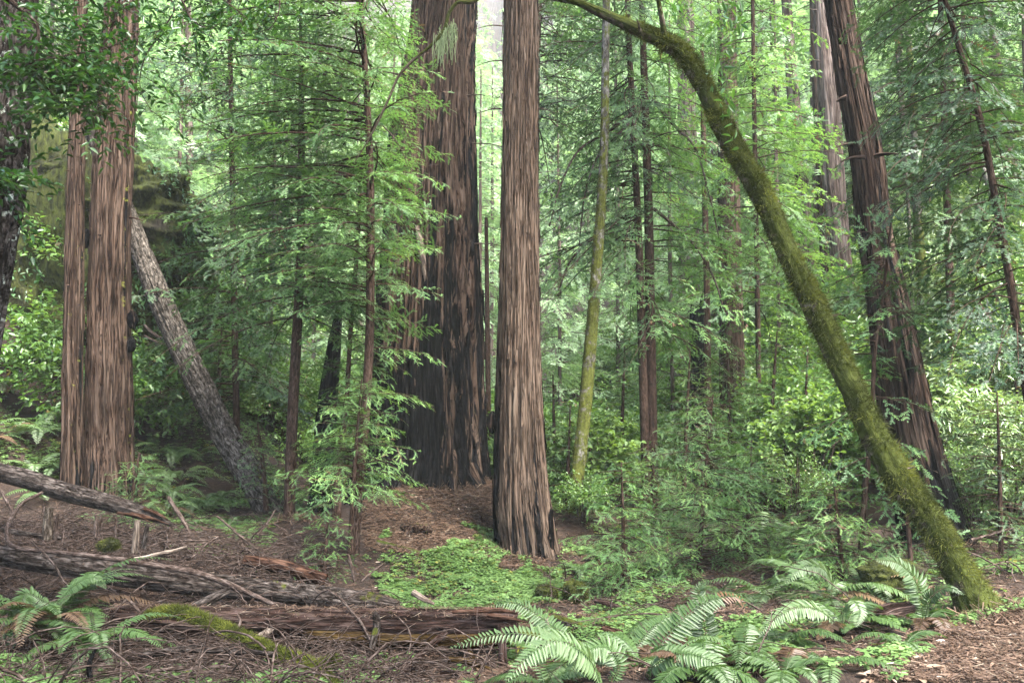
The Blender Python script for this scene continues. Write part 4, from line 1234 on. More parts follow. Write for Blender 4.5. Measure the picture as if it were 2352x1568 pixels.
# saplings and basal sprouts near the camera
SP = 'redwood saplings on the forest floor'
for k, (lab, px, py, Y, top, L, nb, mat, rvb, lean_) in enumerate([
    ('bright green redwood sapling with fresh comb-like sprays at the foot of the slim stem', 806, 1230, 10.6, 870, 0.78, 46, 'needle_young', 0.62, 25),
    ('low feathery sapling at the edge of the stick pile, left of the litter mound', 745, 1330, 10.3, 1175, 0.42, 26, 'needle_young', 0.6, 10),
    ('small bushy sapling, nearest and lowest one right of the tall straight redwood', 1435, 1385, 9.8, 1060, 0.72, 44, 'needle_young', 0.58, -8),
    ('tallest bushy sapling right of the tall straight redwood, with layered green sprays', 1603, 1365, 10.3, 905, 0.95, 64, 'needle_young', 0.58, 35),
    ('sapling merging into the right flank of the tallest bushy one, beside the fern dell', 1712, 1330, 10.8, 1010, 0.85, 44, 'needle_young', 0.62, 15),
    ('dim sapling behind the lowest one, below the twin reddish stems', 1500, 1260, 12.6, 1010, 0.85, 38, 'needle', 0.5, 0),
    ('wide flat-layered sapling left of the mossy trunk foot', 1935, 1335, 8.9, 1110, 0.75, 34, 'needle', 0.62, -20),
    ('thin sapling of sparse sprays between the mossy trunk and the black redwood base', 2095, 1335, 8.6, 1010, 0.42, 16, 'needle_dark', 0.6, -30),
    ('sparse sapling at the right edge beyond the mossy trunk', 2300, 1290, 9.6, 900, 0.75, 34, 'needle_dark', 0.55, -10),
    ('small sapling in front of the left redwood pair, on the fern slope', 300, 1190, 12.3, 1040, 0.55, 26, 'needle_young', 0.55, 20),
    ('tall slight sapling behind the yellow-green bush at the alder foot', 1300, 1240, 14.0, 930, 0.7, 26, 'needle_young', 0.6, 10),
    ('tall slight sapling between the twin stems and the tallest bushy one, behind it', 1570, 1190, 14.5, 800, 0.8, 34, 'needle_young', 0.6, 15),
    ('slight sapling in front of the broad brown redwood', 1680, 1150, 16.0, 780, 0.9, 36, 'needle_young', 0.62, -10),
    ('slight sapling on the bank right of the broad brown redwood', 1765, 1130, 15.0, 760, 0.9, 36, 'needle_young', 0.62, 20),
    ('feathery sapling uphill behind the middle of the mossy trunk', 1845, 1150, 13.5, 800, 0.8, 34, 'needle_young', 0.6, 10),
    ('feathery sapling left of the alder, beside the straight redwood', 1275, 1160, 16.5, 860, 0.7, 28, 'needle_young', 0.6, -5),
    ('feathery sapling right of the alder, left of the twin stems', 1425, 1170, 17.0, 790, 0.9, 34, 'needle_young', 0.62, 10),
    ('spindly sapling low on the far left slope behind the leaning trunk', 500, 960, 18.0, 740, 0.8, 30, 'needle_young', 0.6, 10),
    ('ragged sapling on the slope under the leaning grey trunk', 610, 1140, 13.2, 960, 0.55, 26, 'needle', 0.5, -20),
]):
    conifer_tree('redwood_sapling', lab, 'sapling', [(px, py, Y, 12), (px + lean_ * .4, (py + top) / 2, Y, 9), (px + lean_, top, Y, 3)], mat, SP, foot=0.2,
                 b0=0.34 if k == 0 else 0.10, b1=0.99, nb=int(nb * 1.7), Lf=lambda v, L=L: L * 1.12 * (1.1 - 0.75 * v), pitch=0.12, droop=0.22, seed=130 + k, rvb=rvb, n=12, nl=0.0155, nw=0.003, tw=(0.075, 0.065), twl=0.9, fill=0.33)

# branches of the slim young redwood reach in front of the huge trunk: one bough each, low on its stem
# (they are limbs of that tree, so they hang under it)
slim = [o for o in bpy.data.objects if o.get('label', '').startswith('slim young redwood')][0]
extra = []
for py, L, a in [(905, 0.95, 0.0), (800, 0.95, 0.15), (735, 0.9, -0.25), (655, 0.95, 0.1), (560, 1.0, -0.1), (470, 1.0, 0.1), (400, 1.05, -0.15), (330, 1.05, 0.1), (250, 0.95, 0.0), (160, 1.0, 0.15), (880, 0.8, -1.0), (770, .8, 2.7), (690, .8, 3.3)]:
    o = at(845, py, 11.2)
    extra.append((o, a - 0.25, L, 0.12, 0.28))
w, l = conifer(np.array([[0, 0, -5, .01], [0, 0, -4, .01], [0, 0, -3, .01]]), 0, 1, 0, None, trunk=False, extra=extra, n=11, nl=0.017, nw=0.003, fill=0.36, rvb=0.62, seed=77, tw=(0.065, 0.06))
part(slim, 'bough', w, M['sapling'])
part(slim, 'bough_needles', l, M['needle_young'], attrs=('rv',), smooth=False)

# long dark drooping limbs of the twin stems
twin = [o for o in bpy.data.objects if o.get('label', '').startswith('left of the twin')][0]
for k, rows in enumerate([
    [(1460, 255, 15, 9), (1400, 300, 14.8, 8), (1330, 345, 14.6, 6), (1290, 420, 14.4, 5), (1262, 520, 14.3, 3)],
    [(1466, 520, 15, 9), (1420, 530, 14.8, 7), (1370, 545, 14.6, 6), (1310, 600, 14.4, 5), (1280, 680, 14.3, 3)],
    [(1470, 250, 15, 9), (1430, 300, 14.8, 8), (1385, 340, 14.6, 6), (1350, 420, 14.4, 5), (1330, 560, 14.3, 3)],
    [(1502, 480, 15.3, 9), (1545, 515, 15.1, 7), (1600, 570, 14.9, 6), (1640, 640, 14.8, 5), (1665, 720, 14.8, 3)],
    [(1500, 230, 15.3, 9), (1550, 290, 15.1, 8), (1590, 330, 14.9, 6), (1625, 430, 14.8, 5), (1650, 540, 14.8, 3)],
]):
    P = spline(trace(rows), 24)
    g = Geo()
    tube(g, P, 6, seed=k)
    lb = part(twin, 'limb', g, M['twig'])
    ex = []
    rr = np.random.default_rng(300 + k)
    for j in range(4, 24):
        ex.append((P[j, :3], rr.random() * 6.28, 0.35 + 0.35 * rr.random(), -0.2, 0.6))
    w, l = conifer(P, 0, 1, 0, None, trunk=False, extra=ex, n=6, nl=0.026, nw=0.008, rvb=0.5, seed=310 + k, tw=(0.08, 0.07))
    part(lb, 'needles', l, M['needle'], attrs=('rv',), smooth=False, root=twin)

# ------------------------------------------------------------------ background conifers: one of each kind, then copies
def proto_conifer(name, label, seed, mat, H, L, nb, r0, dark=False, b0=0.12, n=4, nl=0.045, nw=0.014):
    r0 *= 0.65
    P = np.array([[0, 0, -0.5, r0 * 1.15], [0, 0, 0, r0], [0.05, 0, H * 0.5, r0 * 0.7], [0, 0.05, H, 0.02]])
    w, l = conifer(P, b0, 0.99, nb, lambda v: L * (1.05 - 0.75 * v), 0.02, 0.3, seed, (0.12, 0.11), n, nl, nw, twl=1.6, rvb=0.55, gap=0.26, rmax=0.016)
    t = thing(name, (0, 0, 0), label, 'tree', 'hazy conifers behind the grove')
    part(t, 'trunk', w, M['far_bark'])
    part(t, 'crown', l, M[mat], attrs=('rv',), smooth=False)
    return t


protoA = proto_conifer('background_conifer', 'a', 401, 'needle_far_lit', 12, 2.6, 92, 0.13)
protoB = proto_conifer('background_conifer', 'b', 402, 'needle_far_lit', 15, 3.0, 104, 0.17, b0=0.2)
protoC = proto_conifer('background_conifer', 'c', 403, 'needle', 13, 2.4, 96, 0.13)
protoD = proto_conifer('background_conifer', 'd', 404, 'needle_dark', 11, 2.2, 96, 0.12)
used = set()
BGT = [
    (protoA, 1100, 26, 1.0, 'pale conifer in the lit gap between the two tall redwoods, nearest in that gap'),
    (protoB, 1128, 34, 1.0, 'taller hazy conifer behind, filling the top of the gap between the two tall redwoods'),
    (protoA, 1285, 24, 0.9, 'pale drooping conifer behind the mossy alder stem, on its left'),
    (protoB, 1420, 28, 1.0, 'bright hazy conifer filling the view between mossy alder and twin stems'),
    (protoC, 1545, 22, 0.9, 'mid-green conifer just right of the twin stems, behind them'),
    (protoA, 1640, 30, 1.0, 'pale conifer behind the black snag and broad brown redwood'),
    (protoC, 1790, 21, 0.85, 'conifer on the right slope left of the pale grey redwood, layers crossing its trunk'),
    (protoB, 1760, 34, 1.0, 'hazy tall conifer at the top behind the bend of the mossy arch'),
    (protoD, 1990, 26, 1.0, 'dark conifer high on the slope behind the dark leaning redwood'),
    (protoD, 2240, 20, 1.0, 'dark blue-green conifer on the slope near the right edge'),
    (protoD, 2090, 23, 1.1, 'dark conifer behind the pale mossy pole on the right slope'),
    (protoD, 2380, 16.5, 0.9, 'dark conifer cut by the right edge above the pale bushes'),
    (protoA, 400, 24, 0.95, 'bright pale conifer in the gap right of the left redwood pair'),
    (protoB, 470, 32, 1.0, 'hazy tall conifer at the top left, seen right of the left redwood pair'),
    (protoC, 620, 19.5, 0.8, 'green conifer behind the bare-stemmed young redwood'),
    (protoA, 720, 25, 0.95, 'bright conifer behind the charred snag and thin stems'),
    (protoC, 900, 22, 0.9, 'conifer directly behind the left flank of the huge burnt redwood'),
    (protoD, 100, 24, 1.0, 'dark conifer above the mossy rock face at the left'),
    (protoD, -40, 21, 1.0, 'dark conifer at the left edge behind the rough-barked fir'),
    (protoC, 300, 27, 1.0, 'conifer rising behind the rock overhang between the paired trunks'),
    (protoB, 820, 36, 1.0, 'hazy conifer far behind the slim young redwood'),
    (protoC, 1880, 28, 1.0, 'conifer high up the slope behind the pale grey redwood'),
    (protoA, 1350, 36, 1.0, 'farthest hazy conifer low in the opening right of the tall straight redwood'),
    (protoC, 1690, 25, 0.9, 'conifer over the broad brown redwood, branches hanging across it'),
]
rr = np.random.default_rng(55)
for pr, px, Y, s, lab in BGT:
    p = gpt(px, 800, Y)
    if id(pr) not in used:
        used.add(id(pr))
        pr.location, pr.rotation_euler, pr.scale = tuple(p), (0, 0, rr.random() * 6.28), (s,) * 3
        pr['label'] = lab
    else:
        copy_thing(pr, tuple(p), rr.random() * 6.28, s, lab)

# the far wooded slopes read as one mass
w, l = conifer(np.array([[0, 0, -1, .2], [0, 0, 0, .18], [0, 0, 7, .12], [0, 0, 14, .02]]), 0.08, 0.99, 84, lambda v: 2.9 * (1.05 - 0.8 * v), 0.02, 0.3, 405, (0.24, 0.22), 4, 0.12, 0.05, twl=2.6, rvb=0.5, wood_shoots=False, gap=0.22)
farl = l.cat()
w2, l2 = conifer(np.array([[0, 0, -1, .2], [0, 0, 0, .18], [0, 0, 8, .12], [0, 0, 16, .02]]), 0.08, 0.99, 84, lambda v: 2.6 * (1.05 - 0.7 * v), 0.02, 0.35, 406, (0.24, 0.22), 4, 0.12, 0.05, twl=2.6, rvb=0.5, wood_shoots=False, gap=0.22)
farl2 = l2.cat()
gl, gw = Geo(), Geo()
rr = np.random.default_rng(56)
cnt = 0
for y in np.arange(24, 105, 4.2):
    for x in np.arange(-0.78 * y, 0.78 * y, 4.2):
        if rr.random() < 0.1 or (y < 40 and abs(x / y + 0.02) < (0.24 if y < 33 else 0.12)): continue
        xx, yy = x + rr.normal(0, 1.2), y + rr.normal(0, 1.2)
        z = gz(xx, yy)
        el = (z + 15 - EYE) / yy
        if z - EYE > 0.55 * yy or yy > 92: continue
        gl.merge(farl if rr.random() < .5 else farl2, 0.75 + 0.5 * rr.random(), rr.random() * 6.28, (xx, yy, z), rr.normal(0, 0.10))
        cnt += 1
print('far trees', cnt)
solid('far_forest', gl, M['needle_far_lit'], 'wooded valley sides rising behind the grove', None, kind='stuff', attrs=('rv',), smooth=False)

# ------------------------------------------------------------------ broadleaf bushes
def proto_shrub(name, cat, label, group, mat, **kw):
    w, l = shrub(**kw)
    t = thing(name, (0, 0, 0), label, cat, group)
    part(t, 'stems', w, M['twig'])
    part(t, 'foliage', l, M[mat], attrs=('rv',), smooth=False)
    return t


BUSHG = 'bushes on the valley slopes'
pt = proto_shrub('tanoak_bush', 'bush', 'x', BUSHG, 'tanoak', rx=1.15, h=2.1, ntw=520, lpt=8, LL=0.125, WW=0.032, seed=501, droop=0.35, rvb=0.6)
pbr = proto_shrub('leafy_bush', 'bush', 'x', BUSHG, 'broad', rx=1.1, h=1.7, ntw=520, lpt=8, LL=0.075, WW=0.045, seed=502, rvb=0.55)
pm = proto_shrub('maple_bush', 'bush', 'x', BUSHG, 'maple', rx=1.0, h=2.0, ntw=300, lpt=7, LL=0.095, WW=0.08, seed=503, rvb=0.5, flat=0.25)
pk = proto_shrub('huckleberry_bush', 'bush', 'x', BUSHG, 'broad', rx=0.8, h=1.3, ntw=620, lpt=8, LL=0.035, WW=0.022, seed=504, rvb=0.5)
used = set()
BUSH = [
    (pt, 2240, 14.0, 1.25, 'pale glossy long-leaved bush right of the dark leaning redwood, largest in the thicket'),
    (pt, 2330, 12.6, 1.1, 'long-leaved bush at the right edge, below the pale glossy one'),
    (pt, 2190, 12.0, 0.95, 'long-leaved bush hugging the right side of the dark redwood at mid height'),
    (pt, 2280, 17.0, 1.3, 'long-leaved bush higher on the right slope, under the hemlock sprays'),
    (pt, 2170, 16.0, 1.2, 'long-leaved bush uphill between the dark redwood and the mossy pole'),
    (pt, 2290, 15.4, 1.25, 'long-leaved bush uphill behind the pale glossy one, under the dark hemlock stem'),
    (pt, 2210, 18.5, 1.3, 'highest long-leaved bush on the right slope, right of the mossy pole'),
    (pbr, 1340, 13.2, 0.5, 'low bush on the bare litter right of the straight redwood foot'),
    (pbr, 1905, 15.0, 1.15, 'round-leaved bright bush left of the dark redwood, behind the mossy trunk'),
    (pbr, 1850, 18.0, 1.25, 'round-leaved bush on the slope below the pale grey redwood'),
    (pbr, 1955, 18.5, 1.2, 'pale bush high beside the foot of the grey slope redwood'),
    (pm, 1885, 13.0, 0.95, 'yellow-green bush close behind the middle of the mossy trunk'),
    (pm, 1375, 15.0, 0.95, 'fresh yellow-green broadleaf bush round the foot of the mossy alder'),
    (pm, 1425, 18.0, 0.9, 'yellow-green bush seen between the mossy alder and the twin stems'),
    (pbr, 1290, 19.0, 1.2, 'bright bush just right of the tall straight redwood, behind the alder'),
    (pbr, 1300, 15.0, 0.75, 'small bush at the right foot of the tall straight redwood'),
    (pk, 1560, 16.5, 1.2, 'small-leaved bush right of the foot of the twin stems'),
    (pk, 1760, 15.5, 1.3, 'small-leaved bush on the bank right of the broad brown redwood'),
    (pbr, 1790, 21.0, 1.3, 'bush in the dip between the broad brown redwood and the right slope'),
    (pk, 60, 17.0, 0.8, 'small-leaved bush on the shaded rock face left of the slim left redwood'),
    (pbr, 120, 16.3, 0.55, 'pale-leaved bush hanging on the rock left of the slim left redwood'),
    (pk, 430, 18.5, 1.0, 'small-leaved bush on the slope behind the leaning grey trunk'),
    (pm, 385, 17.0, 0.55, 'yellow-green bush below the rock overhang, left of the leaning grey trunk'),
    (pbr, 500, 22.0, 1.2, 'sunny bush up the slope right of the leaning grey trunk'),
    (pbr, 640, 19.0, 1.0, 'dim bush behind the bare-stemmed young redwood'),
    (pk, 2080, 13.5, 1.2, 'small-leaved bush tight against the left of the dark leaning redwood'),
    (pt, 2320, 10.9, 0.75, 'low long-leaved bush in the right corner thicket by the path'),
    (pk, 2235, 10.9, 0.9, 'low dark bush right of the black redwood foot'),
    (pbr, 1115, 22.0, 1.3, 'bright bush low in the gap between the two tall redwoods'),
    (pbr, 1480, 24.0, 1.5, 'bright bush far behind the twin stems'),
    (pbr, 760, 22.0, 1.3, 'bright bush behind the charred snag'),
    (pk, 1830, 12.6, 0.8, 'small bush above the red root mound'),
]
for pr, px, Y, s, lab in BUSH:
    p = gpt(px, 800, Y)
    if id(pr) not in used:
        used.add(id(pr))
        pr.location, pr.rotation_euler, pr.scale = tuple(p), (0, 0, rr.random() * 6.28), (s,) * 3
        pr['label'] = lab
    else:
        copy_thing(pr, tuple(p), rr.random() * 6.28, s, lab)

# the uncountable leafy undergrowth between them
gl = Geo()
sh = [shrub(1.0, 1.5, 300, 7, 0.085, 0.045, 520 + k, rvb=0.5)[1].cat() for k in range(3)]
for k in range(340):
    Y = 14 + 26 * rr.random() ** 1.2
    px = rr.uniform(1040, 2500) if rr.random() < 0.66 else rr.uniform(-150, 1040)
    if 330 < px < 900 and Y < 18.5: Y += 5
    if px < 330 and rr.random() < 0.7: continue
    if px < 330: Y = 14.6 + (Y - 14) * 0.4
    if 1040 < px < 1760 and Y < 19: Y += 5.5
    if 840 < px < 1150 and Y < 19: Y += 6
    x = (px - CX) / FPX * Y
    gl.merge(sh[k % 3], 0.7 + 0.8 * rr.random(), rr.random() * 6.28, (x, Y, gz(x, Y) - 0.1), rr.normal(0, 0.12))
solid('undergrowth', gl, M['broad'], 'leafy undergrowth on the valley slopes', None, kind='stuff', attrs=('rv',), smooth=False)
# ------------------------------------------------------------------ overhanging bay at the upper left
r_ = np.random.default_rng(21)
bt = trace([(-330, 1420, 5.6, 120), (-300, 900, 5.6, 110), (-240, 400, 5.6, 95), (-170, 60, 5.7, 80), (-120, -200, 5.8, 60)])
hang = thing('bay_tree', tuple(bt[0][:3]), 'overhanging bay boughs with glossy oval leaves across the upper left', 'tree')
g = Geo()
tube(g, spline(with_foot(bt), 60), 24, ridges(0.08, 14), seed=3)
part(hang, 'trunk', g, M['bay'])
LIMBS = [
    [(-140, -120, 5.75, 20), (20, 0, 5.9, 13), (85, 60, 5.9, 9), (84, 160, 5.9, 6), (120, 215, 6.0, 4), (150, 245, 6.0, 2)],
    [(-160, 20, 5.7, 20), (0, 160, 5.9, 9), (90, 140, 5.9, 6), (150, 128, 6.0, 4), (260, 105, 6.1, 3), (330, 60, 6.2, 2)],
    [(-200, 200, 5.6, 16), (-40, 190, 5.8, 9), (60, 150, 5.9, 6), (140, 130, 6.0, 5), (200, 150, 6.1, 4), (240, 170, 6.1, 2)],
    [(-120, -200, 5.8, 20), (150, -90, 6.2, 12), (270, -20, 6.3, 8), (258, 60, 6.3, 6), (225, 130, 6.3, 4), (215, 180, 6.3, 3), (240, 240, 6.3, 2)],
    [(150, -90, 6.2, 10), (330, -60, 6.4, 7), (420, 5, 6.5, 5), (440, 45, 6.5, 4), (480, 70, 6.5, 2)],
    [(330, -60, 6.4, 6), (400, 20, 6.5, 4), (372, 70, 6.5, 3.5), (330, 140, 6.5, 3), (322, 200, 6.5, 2), (350, 260, 6.5, 1.5)],
    [(-230, 400, 5.6, 14), (-80, 380, 5.8, 7), (-10, 420, 5.9, 4), (35, 440, 5.9, 2)],
    [(84, 100, 5.9, 6), (150, 150, 6.1, 4), (200, 220, 6.1, 3), (232, 262, 6.1, 1.5)],
    [(150, -90, 6.2, 8), (200, 10, 6.2, 5), (185, 90, 6.2, 3), (160, 180, 6.2, 2)],
    [(420, 5, 6.5, 4), (470, -20, 6.5, 3), (540, 20, 6.5, 2), (570, 45, 6.5, 1.5)],
    [(540, -60, 6.6, 6), (640, -10, 6.7, 4), (625, 60, 6.7, 2), (600, 80, 6.7, 1)],
]
LF = Geo()
lw = Geo()
for k, rows in enumerate(LIMBS):
    P = spline(trace(rows), 50)
    tube(lw, P, 7, seed=k)
    # side twigs with leaves
    for j in range(14, 50, 2):
        for q in range(2 if rows[-1][0] < 300 else 1):
            o = P[j, :3]
            d = unit(np.array([r_.normal(0, 1), r_.normal(0, 0.8), r_.normal(-0.15, 0.5)]))
            L = 0.15 + 0.42 * r_.random()
            n_ = int(L / 0.034)
            t = np.linspace(0.2, 1, n_)
            pts = o + d * (L * t)[:, None] - Z3 * (0.25 * L * t ** 2)[:, None]
            tube(lw, np.column_stack([np.stack([o, pts[n_ // 2], pts[-1]]), [0.0025, 0.002, 0.001]]), 4, caps=False)
            sd = unit(np.cross(d, Z3))
            sgn = np.where(np.arange(n_) % 2, 1, -1)[:, None]
            D = unit(sd * sgn * 0.8 + d * 0.6 + r_.normal(0, 0.35, (n_, 3)) - Z3 * 0.15)
            U = unit(Z3 + r_.normal(0, 0.45, (n_, 3)))
            b = 0.35 + 0.35 * r_.random()
            leaf_fill(LF, pts, D, U, 0.072 * (0.7 + 0.55 * r_.random(n_)), 0.028, np.clip(b + r_.normal(0, 0.15, n_), 0.05, 1))
part(hang, 'limb', lw, M['twig'])
part(hang, 'leaves', LF, M['bayleaf'], attrs=('rv',))

# ------------------------------------------------------------------ fallen logs and larger sticks
def log(name, label, cat, rows, mat, sides=40, rings=120, disp=None, moss=None, burn=None, group=None, seed=0, ragged=0.0, extra=None):
    path = spline(trace(rows), rings)
    g = Geo()
    V = tube(g, path, sides, disp or ridges(0.08, 14, 0.12, None, seed), burn, moss, seed=seed)
    if ragged:
        n = len(path)
        T = unit(path[-1, :3] - path[-4, :3])
        th = np.linspace(0, 6.283, sides, endpoint=False)
        cut = ragged * (fbm(np.cos(th) * 2, np.sin(th) * 2, seed, 3, seed) - 0.25)
        blk = g.v[0].reshape(n, sides, 3)
        for i in range(n - 12, n):
            blk[i] += T * (cut * ((i - (n - 12)) / 11.0))[:, None]
        g.v[0] = blk.reshape(-1, 3)
        g.v[-1] = np.concatenate([[path[-1, :3] - T * ragged * .3], blk[-1]])
    mid = path[len(path) // 2]
    t = thing(name, tuple(mid[:3]), label, cat, group)
    part(t, 'stem', g, mat)
    return t, V, path


topmoss = lambda a, lo=0.2, hi=0.9: (lambda TH, SS, Z, n: a * sstep(lo, hi, n[..., 2]))
LG = 'logs fallen in the stick pile'
l1, l1V, l1P = log('fallen_log', 'grey weathered log propped up at the far left, its splintered end pointing right', 'log',
                   [(-160, 1050, 10.4, 46), (0, 1085, 10.4, 42), (70, 1102, 10.4, 43), (136, 1124, 10.4, 42), (205, 1143, 10.4, 40), (273, 1160, 10.4, 36), (335, 1180, 10.4, 28), (392, 1203, 10.4, 7)], M['log_grey'], seed=71, ragged=0.12, group=LG)
g = Geo()
for rows in [[(300, 1180, 10.3, 12), (345, 1190, 10.28, 9), (388, 1203, 10.28, 2)], [(330, 1168, 10.35, 12), (365, 1182, 10.35, 8), (392, 1196, 10.35, 2)], [(270, 1178, 10.28, 8), (320, 1186, 10.26, 6), (350, 1202, 10.26, 2)]]:
    tube(g, spline(trace(rows), 12), 6, ridges(0.25, 20), seed=3)
part(l1, 'splinter', g, M['red_rot'])
l2, l2V, l2P = log('fallen_log', 'long dark grey log on the left, moss patches near its right end', 'log',
                   [(-180, 1255, 8.4, 46), (0, 1274, 8.5, 48), (136, 1295, 8.6, 52), (341, 1325, 8.8, 54), (520, 1347, 9.0, 48), (620, 1357, 9.1, 46), (700, 1365, 9.2, 44), (800, 1376, 9.3, 44), (880, 1386, 9.4, 36), (908, 1390, 9.45, 20)],
                   M['log_grey'], 56, 220, ridges(0.10, 16, 0.2, None, 72), lambda TH, SS, Z, n: (0.55 * bump(SS, 4.3, 0.22) + 0.4 * bump(SS, 3.35, .18)) * sstep(-0.2, 0.6, n[..., 2]), group=LG, seed=72, ragged=0.15)
l3, l3V, l3P = log('fallen_log', 'thick red-brown redwood log lying level in front of the mound', 'log',
                   [(262, 1412, 7.7, 46), (380, 1420, 7.65, 60), (520, 1426, 7.6, 66), (800, 1430, 7.5, 68), (1000, 1431, 7.4, 66), (1130, 1431, 7.35, 62), (1178, 1430, 7.33, 56)],
                   M['log_red'], 72, 240, ridges(0.10, 13, 0.09, None, 73), topmoss(0.18), group=LG, seed=73, ragged=0.10)
g = Geo()
tube(g, spline(trace([(700, 1458, 7.45, 34), (900, 1464, 7.38, 40), (1080, 1466, 7.32, 42), (1165, 1462, 7.3, 34)]), 80), 30, ridges(0.12, 12, .08, None, 5), seed=4)
part(l3, 'rotten_underside', g, M['rot'])
g = Geo()
for rows in [[(1090, 1400, 7.25, 14), (1150, 1402, 7.2, 11), (1196, 1408, 7.2, 4)], [(1120, 1412, 7.2, 12), (1170, 1420, 7.15, 9), (1215, 1430, 7.15, 4)], [(1040, 1405, 7.25, 10), (1110, 1404, 7.2, 9), (1172, 1402, 7.2, 3)]]:
    tube(g, spline(trace(rows), 12), 7, ridges(0.25, 20), seed=5)
part(l3, 'splinter', g, M['red_rot'])
l4, l4V, l4P = log('mossy_branch', 'fallen branch thickly furred with bright green moss, forking at its lower end', 'branch',
                   [(328, 1416, 7.2, 10), (360, 1410, 7.15, 24), (409, 1407, 7.05, 28), (450, 1418, 6.95, 30), (494, 1437, 6.85, 28), (562, 1467, 6.6, 28), (640, 1502, 6.3, 28), (710, 1528, 6.1, 30), (735, 1545, 6.0, 28), (765, 1580, 5.8, 24)],
                   M['bay'], 30, 150, ridges(0.12, 14, .5, None, 74), topmoss(0.95, -0.6, 0.3), seed=74)
part(l4, 'moss', fuzz(l4V, 16000, 0.032, 0.006, 12, lambda p, n, r: r.random(len(p)) < np.clip(0.55 + 0.7 * n[:, 2], 0, 1)), M['moss_bright'])
g = Geo()
fv = tube(g, spline(trace([(715, 1532, 6.1, 24), (745, 1523, 6.1, 18), (765, 1517, 6.1, 14), (777, 1508, 6.12, 9)]), 24), 14, ridges(0.1, 14), None, 0.9)
fk = part(l4, 'fork', g, M['bay'])
part(fk, 'moss', fuzz(fv, 1800, 0.03, 0.005, 13), M['moss_bright'], root=l4)
